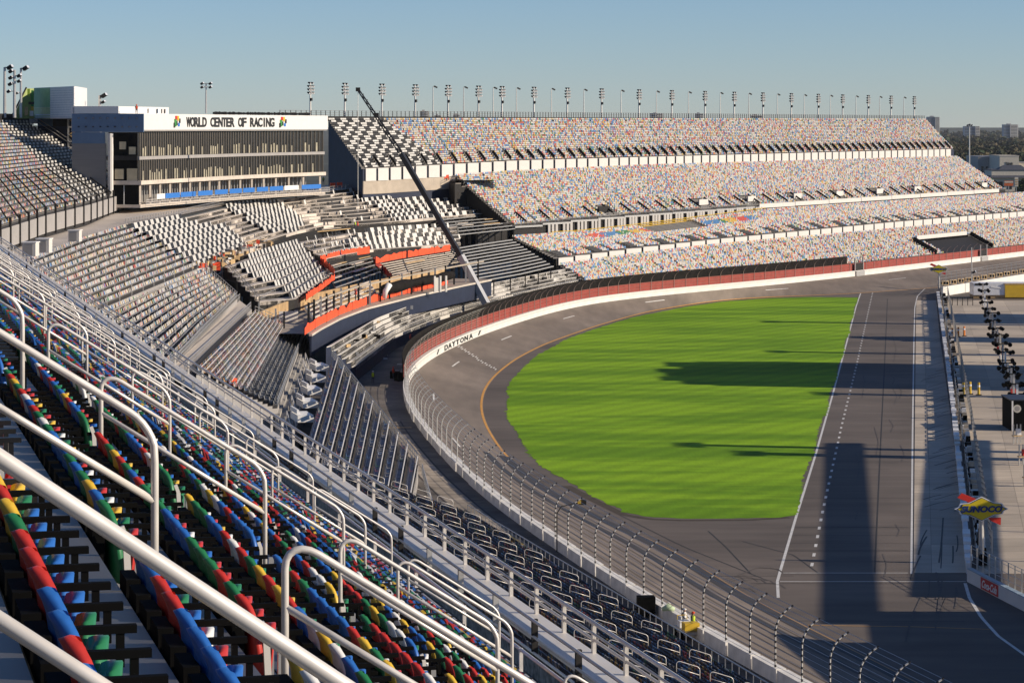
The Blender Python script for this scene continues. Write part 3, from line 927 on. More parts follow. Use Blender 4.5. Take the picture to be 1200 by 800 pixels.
# ------------------------------------------------------------------ stands of the bend and the building site
def poly3(pts, n=None):
    P_ = np.array([G(*p) for p in pts])
    d = np.r_[0, np.cumsum(np.linalg.norm(np.diff(P_[:, :2], axis=0), axis=1))]
    return P_
def pair(Fp, Bp, n=40):
    """front and back polylines with the same number of points, resampled together"""
    A, B = poly3(Fp), poly3(Bp)
    k = np.linspace(0, len(A) - 1, n)
    ix = np.arange(len(A))
    f = lambda Q: np.stack([np.interp(k, ix, Q[:, j]) for j in range(3)], 1)
    return f(A), f(B)
def inpoly(u, v, poly):
    r = np.zeros(len(u), bool); n = len(poly)
    for i in range(n):
        x1, y1 = poly[i]; x2, y2 = poly[(i + 1) % n]
        if y1 == y2: continue
        c = ((y1 > v) != (y2 > v)) & (u < (x2 - x1) * (v - y1) / (y2 - y1) + x1)
        r ^= c
    return r
def deck_panels(parent, A, B, nr, plen_, mat, name='deck_panel', th=.06, fill=.88, t0=0., t1=1., keep=None, lift=.0, riser=.84):
    tn = np.linspace(0, 1, len(A))
    ev = lambda q, t: np.array([np.interp(t, tn, (A + (B - A) * q)[:, j]) for j in range(3)])
    for r in range(nr):
        L_ = plen(A + (B - A) * (r + .5) / nr) * (t1 - t0); m = max(1, int(round(L_ / plen_)))
        off = (r % 3) / 3. * .6
        cuts = [0.] + [(k + off) / m for k in range(0 if off else 1, m)] + [1.]
        for a, b_ in zip(cuts[:-1], cuts[1:]):
            ta, tb_ = t0 + (t1 - t0) * a, t0 + (t1 - t0) * b_
            if tb_ - ta < .002: continue
            g_ = min(.05 / max(L_, 1), (tb_ - ta) * .1)
            p = [ev(r / nr, ta + g_), ev(r / nr, tb_ - g_), ev((r + fill) / nr, tb_ - g_), ev((r + fill) / nr, ta + g_)]
            if keep is not None and not keep(sum(p) / 4): continue
            za, zb_ = ev(r / nr, ta)[2] + .02 + lift, ev(r / nr, tb_)[2] + .02 + lift
            rise = (B[0, 2] - A[0, 2]) / nr if riser else 0.
            zs_ = (za, zb_, zb_, za)
            vs_p = [(q[0], q[1], zz - rise * riser) for q, zz in zip(p, zs_)] + [(q[0], q[1], zz + th) for q, zz in zip(p, zs_)]
            MB().add(vs_p, [(3, 2, 1, 0), (4, 5, 6, 7), (0, 1, 5, 4), (1, 2, 6, 5), (2, 3, 7, 6), (3, 0, 4, 7)]).obj(name, mat if not isinstance(mat, list) else random.choice(mat), parent)
def uv_of(A, B, t, q):
    tn = np.linspace(0, 1, len(A)); E_ = A + (B - A) * q
    x, y, z = [np.interp(t, tn, E_[:, j]) for j in range(3)]
    return 600 + F * x / y, 148 + F * (H - z) / y
deck_tones = [M('bare_deck_pale', (.64, .56, .475), .6, var=.10, scale=.8), M('bare_deck_mid', (.56, .49, .42), .6, var=.12, scale=.8), M('bare_deck_dull', (.47, .415, .36), .6, var=.14, scale=.8)]
bench_tones = [M('bench_plank_light', (.60, .57, .52), .5, var=.1), M('bench_plank_dull', (.52, .49, .45), .5, var=.14)]

# upper terrace below the press building: bare decking with chequered seat covers
Uf = [(236,313,18),(288,290,18.3),(345,272,19),(385,264,19.4),(440,262,19.5),(500,256,20),(582,249,20.6),(605,246,20.8)]
Ub = [(150,264,24.6),(208,253,24.9),(269,239.5,24.9),(312,233,25.3),(364,226.5,26.3),(426,220,27.1),(506,213,27.7),(533,211.5,28.6)]
AU, BU = pair(Uf, Ub)
ut = thing('grandstand', 'upper terrace being rebuilt below the glazed press building, bare decking with chequered seats', 'grandstand')
NU = 10
stand_deck(ut, AU, BU, NU, m_riser, 8., m_dark, name='substructure')
deck_panels(ut, AU, BU, NU, 9.0, deck_tones)
PA = [(150,266),(207,250),(216,258),(240,264),(262,262),(287,285),(288,294),(236,315),(170,340)]
PB1 = [(258,237),(300,230),(331,238),(337,248),(292,253),(276,252)]
PB2 = [(283,256),(342,246),(357,262),(346,272),(312,272),(298,264)]
PD = [(406,224),(508,211),(524,226),(548,250),(548,262),(470,264),(446,244),(425,236)]
PE = [(506,232),(560,240),(572,252),(540,252)]
sp = .035
def colU(t, q, r, k):
    u, v = uv_of(AU, BU, t, q)
    c = np.full((len(t), 3), np.nan)
    a = inpoly(u, v, PA) | inpoly(u, v, PB1) | inpoly(u, v, PB2) | inpoly(u, v, PD)
    c[a] = checker(t, r, k, 1.8, 1)[a]
    m = inpoly(u, v, PD) & (rng.random(len(t)) < .18); c[m] = np.nan
    m = inpoly(u, v, PE) & ((np.floor(k / 1.7) + r) % 3 == 0); c[m] = BLK
    sparse = (~a) & (rng.random(len(t)) < sp) & (u > 330); c[sparse] = np.where(rng.random((sparse.sum(), 1)) < .6, BLK, WHITE)
    return c
SEAT_C = np.array([[(-.25, .10, .14), (.25, .10, .14), (.25, -.12, .86), (-.25, -.12, .86)],
                   [(-.25, -.12, .86), (.25, -.12, .86), (.25, -.44, .80), (-.25, -.44, .80)],
                   [(-.25, .10, .14), (.25, .10, .14), (.25, .14, .02), (-.25, .14, .02)]]).reshape(-1, 3) * np.array([1, 1.25, 1.2])
stand_seats(ut, AU, BU, NU, colU, .5, 'seat_covers', templ=SEAT_C)

# left middle stand, rows running away from the camera
LMf, LMb = [(90,374,18),(180,336,18),(236,313,18)], [(30,306,24.3),(95,280,24.3),(147,264,24.5)]
AL, BL_ = pair(LMf, LMb)
lm = thing('grandstand', 'left bowl stand with long straight rows of small coloured seats behind the white deck railing', 'grandstand')
stand_deck(lm, AL, BL_, 11, m_under3, 6., m_grey)
def colL(t, q, r, k):
    c = mixcol(len(t), (.62, .11, .09, .08, .04, .10)) * 1.05; c[rng.random(len(t)) < .10] = BLK
    c[(k % 11.3 < .9)] = np.nan
    return c
SEAT_T = SEAT_L * np.array([1.1, 1.2, 1.12])
stand_seats(lm, AL, BL_, 11, colL, .5, templ=SEAT_T)
LMf2, LMb2 = [(200,432,13.3),(240,385,13.8),(278,350,14)], [(96,376,17.4),(182,338,17.4),(241,317,17.4)]
AL2, BL2 = pair(LMf2, LMb2)
stand_deck(lm, AL2, BL2, 10, m_under3, 5., m_grey, name='lower_deck')
stand_seats(lm, AL2, BL2, 10, colL, .5, name='lower_seats', templ=SEAT_T)
def row_posts(parent, A, B, nr, step, h, mat, name='row_rail', every=2):
    mb = MB()
    for r in range(0, nr, every):
        e = A + (B - A) * (r + .1) / nr; z = (A + (B - A) * r / nr)[:, 2]
        d = np.r_[0, np.cumsum(np.linalg.norm(np.diff(e[:, :2], axis=0), axis=1))]
        for k in np.arange(random.uniform(0, step), d[-1], step):
            p = [np.interp(k, d, e[:, 0]), np.interp(k, d, e[:, 1]), np.interp(k, d, z)]
            mb.box((p[0], p[1], p[2] + h / 2), (.1, .1, h))
    mb.obj(name, mat, parent)['kind'] = 'stuff'
for A_, B_, n_ in ((AL, BL_, 11), (AL2, BL2, 10)):
    for k in range(n_):
        e = A_ + (B_ - A_) * (k + .12) / n_; z = (A_ + (B_ - A_) * k / n_)[:, 2]
        MB().tube([(p[0], p[1], zz + .62) for p, zz in zip(e[::6], z[::6])], .035, 4).obj('row_rail', m_galv, lm)
row_posts(lm, AL, BL_, 11, 11.3, 1.6, m_rail, 'aisle_post'); row_posts(lm, AL2, BL2, 10, 9, 1.6, m_rail, 'aisle_post')
def end_rail(parent, a, b_, h=1.1, step=1.6, name='end_rail', mat=None):
    a = np.array(a); b_ = np.array(b_); mb = MB(); L_ = np.linalg.norm(b_ - a); n_ = max(2, int(L_ / step))
    for hh in (h, h * .55): mb.tube([a + (0, 0, hh), b_ + (0, 0, hh)], .05, 5)
    for k in range(n_ + 1):
        p = a + (b_ - a) * k / n_; mb.box((p[0], p[1], p[2] + h / 2), (.07, .07, h))
    return mb.obj(name, mat or m_galv, parent)
end_rail(lm, AL2[-1], BL2[-1]); end_rail(lm, AL2[0], AL2[-1]); 

# small lower stand between the stairs
S2f, S2b = [(325,478,8),(357,391,8)], [(230,436,13.0),(299,367,13.0)]
A5, B5 = pair(S2f, S2b)
st2 = thing('grandstand', 'small stand of dark seats between the concrete stairs, left of the grey bleachers', 'grandstand')
stand_deck(st2, A5, B5, 16, m_under2, 2., m_grey)
def colS2(t, q, r, k):
    c = mixcol(len(t), (.40, .17, .12, .10, .07, .13)); c[rng.random(len(t)) < .2] = BLK
    if r < 6:
        c = np.array([(.020, .024, .036)]) * np.ones((len(t), 1)); m = (np.floor(k / 1.1) + r) % 3 == 0; c[m] = (.30, .29, .27)
        c[rng.random(len(t)) < .15] = np.nan
    return c
stand_seats(st2, A5, B5, 16, colS2, .5)
for k in range(6, 16):
    e = A5 + (B5 - A5) * (k + .15) / 16; z = (A5 + (B5 - A5) * k / 16)[:, 2]
    MB().tube([(p[0], p[1], zz + .85) for p, zz in zip(e[::6], z[::6])], .06, 5).obj('row_rail', m_rail, st2)
end_rail(st2, A5[-1], B5[-1]); end_rail(st2, A5[0], A5[-1], name='front_rail')
rmp = thing('ramp', 'pale concrete ramp between the left bowl stand and the small dark stand', 'ramp')
ra, rb2 = pair([(196,436,13.0),(240,389,13.2),(281,352,13.2)], [(216,436,12.9),(250,402,12.9),(294,362,12.9)], 16)
strip(ra, rb2).obj('floor', m_deckb, rmp); ribbon(rb2, -2.5, -.02, .3).obj('side_wall', m_grey, rmp)
end_rail(rmp, rb2[0], rb2[-1], 1.1); end_rail(rmp, ra[0], ra[-1], 1.1)
# concrete stairs beside it
A6, B6 = pair([(338,545,5.5),(352,480,6),(368,418,6.2)], [(322,482,7.8),(340,440,7.8),(359,390,8)])
stp = thing('concrete_steps', 'grey concrete steps with small rails between the dark-seated stand and white railed rows', 'stairs')
stand_deck(stp, A6, B6, 5, M('step_concrete', (.33, .31, .28), .8, var=.2, scale=.8), 2., m_grey)
mb = MB()
for k in range(9):
    q = A6[int(4 + k * 3.6)]; w_ = B6[int(4 + k * 3.6)]; mb.tube([q + (0, 0, 0), q + (0, 0, 1), (q + w_) / 2 + (0, 0, 1), (q + w_) / 2], .06, 5)
mb.obj('step_rail', m_rail, stp)
# white seated block, upper edge of the railed stand
wb = thing('white_bench_block', 'bright white block of covered benches at the top of the white railed rows', 'bench')
for u, v, z in ((374, 428, 8.0), (370, 441, 8.0), (365, 455, 8.1), (360, 470, 8.1), (354, 486, 8.2)):
    p = G(u, v, z); MB().box((p[0], p[1], z - .2), (1.9, 5.0, .8), .25).obj('bench_panel', m_wp, wb)
    MB().box((p[0] - .9, p[1] + .3, z + .55), (.25, 4.6, .5), .25).obj('bench_back', m_wp, wb)

# railed stand of dark blue seats
A8, B8 = pair([(490,545,4.4),(470,652,4.4)], [(389,418,8.4),(350,548,8.4)], 40)
rs = thing('grandstand', 'dark blue seated stand, white rail along each row, beside the dark service yard', 'grandstand')
NB8 = 11
stand_deck(rs, A8, B8, NB8, m_under2, 1., m_grey)
def colB(t, q, r, k):
    c = np.array([(.020, .030, .075)]) * rng.uniform(.5, 1.4, (len(t), 1)); m = rng.random(len(t)) < .10; c[m] = mixcol(m.sum()) * .8
    c[(k % 6.5 < .6)] = np.nan
    return c
stand_seats(rs, A8, B8, NB8, colB, .5)
for k in range(NB8):
    e = A8 + (B8 - A8) * (k + .05) / NB8; z = (A8 + (B8 - A8) * k / NB8)[:, 2]
    mb = MB().tube([(p[0], p[1], zz + .95) for p, zz in zip(e[::4], z[::4])], .075, 5)
    mb.obj('row_rail', m_rail, rs)
end_rail(rs, A8[0], B8[0], 1.2); end_rail(rs, A8[0] + (.5, -2, -.8), A8[-1] + (6, -30, -.8), 1.2, name='front_rail')

# lower near stand under the upper deck
def nl_f(u): return (u, 148 + .61 * (u + 200), 3.5)
Fn = [G(*nl_f(548)), G(*nl_f(700)), G(*nl_f(860)), G(*nl_f(860)) + (G(*nl_f(860)) - G(*nl_f(700))) * 1.2]
Fn = np.array(Fn); dn = Fn[2] - Fn[0]; dn /= np.linalg.norm(dn); on = np.array([dn[1], -dn[0], 0])
A9 = resample(Fn, n=60); B9 = A9 + on * 27 + np.array([0, 0, 9.4])
nl = thing('grandstand', 'shaded lower stand of shade-toned seats below the white deck railing, along the service road', 'grandstand')
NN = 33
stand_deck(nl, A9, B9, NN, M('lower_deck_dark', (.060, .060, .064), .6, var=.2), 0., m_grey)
def colN(t, q, r, k):
    c = np.array([(.020, .027, .050)]) * rng.uniform(.5, 1.6, (len(t), 1)); m = rng.random(len(t)) < .30; c[m] = mixcol(m.sum(), (.12, .4, .14, .16, .06, .02)) * .8  # navy-black base colour paints in the shade on the seat backs
    c[(k % 11.6 < 1.1)] = np.nan
    return c
SEAT_M = np.array([[(-.21, -.10, .40), (.21, -.10, .40), (.20, -.20, .80), (-.20, -.20, .80)],
                   [(-.20, -.02, .42), (.20, -.02, .42), (.19, .06, .70), (-.19, .06, .70)],
                   [(-.20, -.20, .80), (.20, -.20, .80), (.19, -.13, .815), (-.19, -.13, .815)],
                   [(-.26, -.18, .60), (-.22, -.18, .60), (-.22, .2, .60), (-.26, .2, .60)]]).reshape(-1, 3)
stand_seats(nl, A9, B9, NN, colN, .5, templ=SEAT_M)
end_rail(nl, A9[0] + (0, 0, -.6), A9[-1] + (0, 0, -.6), 1.7, 1.5, 'front_fence')
# hoop rails on its aisles
def hoop_mesh(name, L_, slope, mat, r=.028, top=.95, midh=.5, n=8, rc=.28, foot=0.):
    """stair rail: two posts, a rounded top rail and a mid rail; x runs down the stairs"""
    zt = lambda x: top - slope * x
    pts = [(0, 0, -foot)] + [(0, 0, zt(0) - rc)]
    for k in range(1, 6):
        a = k / 6 * math.pi / 2; pts.append((rc * (1 - math.cos(a)), 0, zt(rc * (1 - math.cos(a))) - rc * (1 - math.sin(a))))
    pts += [(rc, 0, zt(rc)), (L_ - rc * .7, 0, zt(L_ - rc * .7))]
    for k in range(1, 6):
        a = k / 6 * math.pi / 2; x = L_ - rc * .7 + rc * .7 * math.sin(a); pts.append((x, 0, zt(x) - rc * .7 * (1 - math.cos(a))))
    pts += [(L_, 0, zt(L_) - rc), (L_, 0, -slope * L_ - foot)]
    m1 = MB().tube(pts, r, n).mesh(name + '_top', mat, True)
    m2 = MB().tube([(0, 0, zt(0) - midh), (L_, 0, zt(L_) - midh)], r * .95, n).mesh(name + '_mid', mat, True)
    return m1, m2
h1, h2 = hoop_mesh('low_rail', 1.6, .34, m_rail, .028, 1.1, .5, 6)
angn = math.atan2(-on[1], -on[0])
first = None
d9 = np.linalg.norm(np.diff(A9[:, :2], axis=0), axis=1).sum()
for na, k in enumerate(np.arange(.55, d9, 11.6)):
    base = along(A9, k)
    for j, off in enumerate(np.arange(1.6, 26, 2.3)):
        p = base + on * (off + 1.6) + np.array([0, 0, (off + 1.6) * .348])
        u, v = proj(p)
        if u > 930 or v > 830 or v < 148 + .675 * (u + 200) * 0 or v > 148 + .70 * (u + 200): continue
        lab = 'small hoop handrail, %s up from the road, %s aisle from the left, shaded lower stand' % (ORD[j], ORD[na])
        if first is None:
            first = thing('stair_handrail', lab, 'handrail', p, angn, 'hoop handrails of the shaded lower stand')
            link('top_rail', h1, first); link('mid_rail', h2, first); kids(first)
        else: dup(first, None, p, angn, lab)

# top left stand
TLf, TLb = [(-110,302,27.6),(0,268,27.8),(50,252,28),(100,240,28.2),(156,223,28.4)], [(-80,144.6,43.0),(-40,144.6,43.),(-10,144.8,43),(14,145,43),(36,145.4,42.6)]
TLb = [np.array([-99., 440, 43]), np.array([-101, 480, 43]), np.array([-104, 510, 43]), np.array([-106, 545, 43]), np.array([-104.5, 590, 43])]
Af = poly3(TLf); Bf = np.array(TLb); k_ = np.linspace(0, 4, 40)
ATL = np.stack([np.interp(k_, range(5), Af[:, j]) for j in range(3)], 1); BTL = np.stack([np.interp(k_, range(5), Bf[:, j]) for j in range(3)], 1)
tl = thing('grandstand', 'high corner stand at the upper left, half coloured and half chequered seats', 'grandstand')
NT = 26
stand_deck(tl, ATL, BTL, NT, m_under, 22., m_dark)
def colT(t, q, r, k):
    c = mixcol(len(t), (.36, .22, .16, .12, .06, .08))
    u, v = uv_of(ATL, BTL, t, q)
    ck = (u - 6) > (v - 150) * 1.02
    c[ck] = checker(t, r, k, 2.6, 2)[ck]
    c[(k % 16.4 < .9) & (r < 10)] = np.nan
    return c
stand_seats(tl, ATL, BTL, NT, colT)
panel_run(tl, ATL, .5, plen(ATL), 11., 10.1, -2.9, -.1, .2, m_grey, 'fascia_panel')
fpm = MB().box((0, 0, 0), (.35, .3, 4.6)).mesh('fascia_post', m_dark)
for k in np.arange(.1, plen(ATL), 11.):
    p = along(ATL, k); link('fascia_post', fpm, tl, (p[0] + .4, p[1] - .2, p[2] - 1.))
mb = MB(); kk = .3
while kk < plen(ATL):
    t = kk / plen(ATL); i_ = min(int(t * 39), 38); fr = t * 39 - i_
    a0 = ATL[i_] * (1 - fr) + ATL[i_ + 1] * fr; b0 = BTL[i_] * (1 - fr) + BTL[i_ + 1] * fr
    mb.bar(a0 + np.array([0, 0, .8]), a0 + (b0 - a0) * .36 + np.array([0, 0, .8]), .10, .28); kk += 16.4
mb.obj('stair_side_wall', m_dark, tl)['kind'] = 'stuff'
for hh in (1.2, 2.0): MB().tube([ATL[-1] + (0, 0, hh), BTL[-1] + (0, 0, hh)], .09, 5).obj('end_rail', m_galv, tl)
ribbon(BTL + (0, 0, 0), -.5, 1.6, .4).obj('back_parapet', m_dark, tl)

# concourse floor joining the upper stands
cf = poly3([(-60,352,24),(45,300,24.2),(147,263,24.5),(208,252.5,24.9),(269,239.2,24.9),(312,232.8,25.3),(364,226.3,26.3),(426,219.8,27.1),(506,212.8,27.7),(533,211.2,28.6)])
dfl = np.gradient(cf[:, :2], axis=0); dfl /= np.linalg.norm(dfl, axis=1)[:, None]
cb = cf.copy(); cb[:, :2] += np.c_[-dfl[:, 1], dfl[:, 0]] * 16
cc = thing('concourse', 'bare upper concourse walkway between the corner stand, the press building and the terrace', 'concourse')
strip(cf, cb).obj('floor', m_deckb, cc)
ribbon(cf, -.35, -.06, .3).obj('edge_beam', m_dark, cc)
mb = MB()
for h_ in (.5, 1.05): mb.tube([p + (0, 0, h_) for p in cf[2:]], .05, 5)
pr = resample(cf[2:], 1.9)
for p in pr: mb.box((p[0], p[1], p[2] + .5), (.09, .09, 1.05))
mb.obj('edge_rail', m_galv, cc)

# ------------------------------------------------------------------ press building
pb = thing('press_building', 'glazed press building with a long white sign board reading WORLD CENTER OF RACING', 'building')
PO = 70.
PS = np.linspace(634, 542, 47)
def pbc(o, z): return np.array([wpt(s, PO + o, z) for s in PS])
fl = [(26.6, 30.4), (31.2, 35.4), (36.0, 41.0)]
def floor_slab(z0, z1, o0, o1, name, mat):
    mb = MB(); A_ = pbc(o0, z0); B_ = pbc(o1, z0); n_ = len(A_)
    vs = list(A_) + list(B_) + [a + (0, 0, z1 - z0) for a in A_] + [b_ + (0, 0, z1 - z0) for b_ in B_]
    fs = []
    for i in range(n_ - 1):
        fs += [(i, i + 1, n_ + i + 1, n_ + i), (2 * n_ + i, 3 * n_ + i, 3 * n_ + i + 1, 2 * n_ + i + 1), (i, 2 * n_ + i, 2 * n_ + i + 1, i + 1), (n_ + i, n_ + i + 1, 3 * n_ + i + 1, 3 * n_ + i)]
    fs += [(0, n_, 3 * n_, 2 * n_), (n_ - 1, 3 * n_ - 1, 4 * n_ - 1, 2 * n_ - 1)]
    return mb.add(vs, fs).obj(name, mat, pb)
floor_slab(30.5, 31.3, -.5, 14, 'floor_slab', m_deckb)
floor_slab(35.4, 36.05, -.15, 14, 'floor_slab', m_grey)
floor_slab(26.0, 26.6, -.3, 14, 'floor_slab', m_deckb)
floor_slab(41.0, 41.25, -.8, 14, 'soffit', m_grey)
m_sign = M('white_sign_board', (.66, .65, .63), .45, var=.03)
floor_slab(41.25, 44.45, -1.0, 13.9, 'sign_board', m_sign)
for z0, z1 in fl[1:]:
    ribbon(pbc(.25, z0), 0, z1 - z0, .1).obj('glazing', m_glass, pb)
    mb = MB(); mb2 = MB()
    for s in np.arange(542.3, 634, 1.28):
        p = wpt(s, PO + .08, 0); mb.box((p[0], p[1], (z0 + z1) / 2), (.10, .18, z1 - z0), -.4)
        if random.random() < .55:
            p = wpt(s + .62, PO + .16, 0); hh = random.uniform(1.4, 2.2)
            mb2.box((p[0], p[1], z0 + hh / 2 + .1), (.05, random.uniform(.4, .8), hh), math.atan2(*( (wpt(s) - wpt(s + 1))[[1, 0]])) - math.pi / 2)
    mb.obj('mullion', m_tan if False else M('bronze_mullion', (.17, .145, .115), .45, metal=.3), pb)['kind'] = 'stuff'
    mb2.obj('window_blind', M('blind_fabric', (.34, .31, .23), .8, var=.3), pb)['kind'] = 'stuff'
ribbon(pbc(6, 26.6), 0, 3.9, .2).obj('back_wall', M('lobby_wall', (.16, .15, .14), .6, var=.3), pb)
for s in np.arange(543, 634, 5.6):
    p = wpt(s, PO + .3, 0); MB().box((p[0], p[1], 28.5), (.4, .4, 3.9), .4).obj('column', m_deckb, pb)
mb = MB()
for s in np.arange(544, 634, 1.4): p = wpt(s, PO + 3.2, 0); mb.box((p[0], p[1], 28.5), (.14, .14, 3.8), .4)
mb.obj('lobby_frame', m_galv, pb)['kind'] = 'stuff'
# left end: blue clad wall, grey lift shaft, white column
endv = (wpt(634, PO + 14) - wpt(634, PO - 1)); endn = endv / np.linalg.norm(endv)
e0_ = wpt(634, PO - 1); tv = wpt(635, PO) - wpt(633, PO); tv /= np.linalg.norm(tv)
def endp(o, out, z): q = e0_ + endn * o + tv * out; return np.array([q[0], q[1], z])
def end_panel(o0, o1, z0, z1, out, mat, name, th=.3):
    a, b_ = endp(o0, out, 0), endp(o1, out, 0); c = (a + b_) / 2
    ang = math.atan2(endn[1], endn[0])
    return MB().box((c[0], c[1], (z0 + z1) / 2), (o1 - o0, th, z1 - z0), ang).obj(name, mat, pb)
end_panel(-.2, 14.6, 40.85, 44.45, .5, m_blue, 'blue_wall_panel')
end_panel(7.8, 14.6, 38.6, 40.8, .45, m_blue, 'blue_wall_panel')
end_panel(7.6, 14.6, 24.5, 38.6, .4, M('ribbed_grey_wall', (.20, .195, .195), .6, var=.1, scale=2, stretch=(.1, .1, 4)), 'lift_shaft_wall')
end_panel(1.2, 7.4, 26.6, 40.8, -.6, m_black, 'room_shade_panel')  # black panel paints the shaded interior behind the open end
end_panel(1.2, 7.4, 35.3, 36.2, .3, m_dark, 'floor_edge')
p = endp(6.6, .6, 0); MB().tube([(p[0], p[1], 26.6), (p[0], p[1], 40.6)], .55, 10).obj('white_column', m_white, pb)
for o_, z_, w_, h_, mt in ((4.4, 38.2, 1.3, 1.5, 'a'), (2.4, 37.2, 1.4, 1.5, 'b'), (5.1, 32.6, 1.8, 2., 'a'), (2.4, 32.4, 2.2, 2.6, 'b')):
    end_panel(o_ - w_ / 2, o_ + w_ / 2, z_ - h_ / 2, z_ + h_ / 2, -.3, M('pale_crate', (.52, .45, .30), .7, var=.15), 'stacked_crate')
mb = MB()
for z_ in (43.6, 41.9):
    for o_ in np.arange(1.2, 14, 1.5): q = endp(o_, .68, z_); mb.box(q, (.35, .35, .25), .3)
mb.obj('blue_wall_fixing', m_navy, pb)
# rooftop volumes
def roof_box(s0, s1, o0, o1, z0, z1, mat, name, parent=pb):
    q = [wpt(s0, o0), wpt(s1, o0), wpt(s1, o1), wpt(s0, o1)]
    return MB().prism([(a[0], a[1]) for a in q], z0, z1).obj(name, mat, parent)
rb = roof_box(634.5, 607, PO + 4, PO + 13, 44.5, 45.9, m_sign, 'roof_parapet')
m_rib = M('ribbed_white_sheet', (.62, .60, .58), .5, var=.08, scale=1)
ribw = link('ribbed_screen', None, pb)
for k in range(16):
    o_ = 5 + k * .62; q = endp(o_ + 1, -1.5 , 0)
    MB().box((q[0], q[1], 45.2), (.5, .35, 1.5), math.atan2(endn[1], endn[0])).obj('screen_rib', m_rib, ribw)
for s, w_ in ((618.5, .5), (613.5, .9), (611., .3), (609.3, .7)):
    p = wpt(s, PO + 3.9, 45.1); MB().box(p, (.1, w_ + .6, .9), .25).obj('roof_window', m_blue if w_ == .9 else m_grey, pb)
mb = MB()
for s in np.arange(545, 588, .55):
    p = wpt(s, PO + 1.5, 0); mb.box((p[0], p[1], 44.8), (.35, .35, random.uniform(.35, .75)))
mb.obj('roof_bracket', m_dark, pb)['kind'] = 'stuff'
# sign lettering, one letter at a time along the curved board
txt = 'WORLD CENTER OF RACING'
u_at = np.linspace(221, 319, len(txt))
for ch, u in zip(txt, u_at):
    if ch == ' ': continue
    s = s_at(u, PO - 1.05, 42.9, 530, 640); p = wpt(s, PO - 1.06, 42.85); t = wpt(s - 1) - wpt(s + 1)
    lettering('letter', ch, m_letter, pb, p, t, 1., .035, 0, 1., 2.62 if ch not in 'IJ' else .7, .05, 2.05)
for u, k in ((208, 0), (332, 1)):
    s = s_at(u, PO - 1.05, 42.9, 530, 640); p = wpt(s, PO - 1.06, 42.9); t = wpt(s - 1) - wpt(s + 1); t /= np.linalg.norm(t)
    em = link('emblem', None, pb)
    for dx, dz, w_, h_, mt in ((-1.0, -.2, 1.0, 1.5, m_green), (-.6, .8, .9, .8, m_redp), (.3, .7, .8, 1.0, m_yellow), (1.1, .2, .7, .9, m_letter), (.7, -.6, .8, .7, m_bluep), (-1.5, -.7, .7, 1.0, m_letter), (-.3, -.3, .6, .9, m_letter)):
        q = p + t * dx * 1.25
        MB().box((q[0], q[1], 42.9 + dz), (w_ * 1.25, .08, h_), math.atan2(t[1], t[0]), ).obj('emblem_tile', mt, em)
# blue banner on the terrace rail
mb = MB()
bs = thing('banner', 'long blue and white banner on the railing below the glazed press building', 'banner')
s = 545.
while s < 627:
    L_ = random.uniform(4.5, 9)
    q = np.array([wpt(k, PO - 1.6, 26.6) for k in (s, s + L_ * .5, s + L_)])
    ribbon(q, .95, 1.95, .06).obj('banner_panel', m_bluep if random.random() < .85 else m_wp, bs); s += L_ + random.uniform(.3, 1.5)
tr = thing('terrace_railing', 'thin pale railing with many posts along the terrace under the press building', 'railing')
mb = MB()
for h_ in (.1, .5, .95): mb.tube([wpt(s, PO - 1.5, 26.6 + h_) for s in np.linspace(634, 542, 30)], .05, 5)
mb.obj('rail', m_rail, tr)
mb = MB()
for s in np.arange(542, 634, .9): p = wpt(s, PO - 1.5, 0); mb.box((p[0], p[1], 27.1), (.09, .09, 1.1))
mb.obj('rail_post', m_rail, tr)['kind'] = 'stuff'

# roof box at the upper left, white ribbed shed with a green end
def at_y(u, v, Y): return np.array([(u - 600) * Y / F, Y, H - (v - 148) * Y / F])
rbx = thing('rooftop_shed', 'white ribbed rooftop shed with a green painted end above the corner stand', 'shed')
a, b_, c_ = at_y(40, 134, 585), at_y(87, 134, 560), at_y(102, 134, 590)
zt = 50.2; zb = 43.6
d_ = (b_ - a); back = c_ - b_
MB().prism([(a[0], a[1]), (b_[0], b_[1]), (c_[0], c_[1]), (a[0] + back[0], a[1] + back[1])], zb, zt).obj('body', M('shed_sheet', (.74, .72, .70), .5, var=.06), rbx)
for k in range(13):
    z_ = zb + .3 + k * .5
    f0 = .42 if k > 1 else .05
    p, q = a + d_ * f0, b_
    nrm_ = np.array([d_[1], -d_[0], 0]) / np.hypot(d_[0], d_[1])
    MB().bar((p[0] + nrm_[0] * .06, p[1] + nrm_[1] * .06, z_), (q[0] + nrm_[0] * .06, q[1] + nrm_[1] * .06, z_), .14, .26).obj('wall_rib', M('shed_rib', (.58, .58, .59), .5), rbx)
q = a + d_ * .41; MB().prism([(a[0] + nrm_[0] * .12, a[1] + nrm_[1] * .12), (q[0] + nrm_[0] * .12, q[1] + nrm_[1] * .12), (q[0], q[1]), (a[0], a[1])], zb + 2.4, zt - .1).obj('green_panel', M('faded_green_paint', (.16, .36, .17), .5, var=.15), rbx)
MB().prism([(a[0] + nrm_[0] * .12, a[1] + nrm_[1] * .12), (q[0] + nrm_[0] * .12, q[1] + nrm_[1] * .12), (q[0], q[1]), (a[0], a[1])], zb, zb + 2.35).obj('pale_green_panel', M('pale_green_paint', (.36, .44, .22), .5, var=.2), rbx)
gsg = thing('painted_hoarding', 'green and yellow painted hoarding with a sloping edge beside the rooftop shed', 'sign')
g0, g1 = at_y(14, 134, 575), at_y(39.5, 134, 580)
tri = [(0, 0, 0), (1, 0, 0), (1, 0, 6.4), (.68, 0, 6.4)]
def gpt(f, z): q = g0 + (g1 - g0) * f; return (q[0], q[1], zb + z)
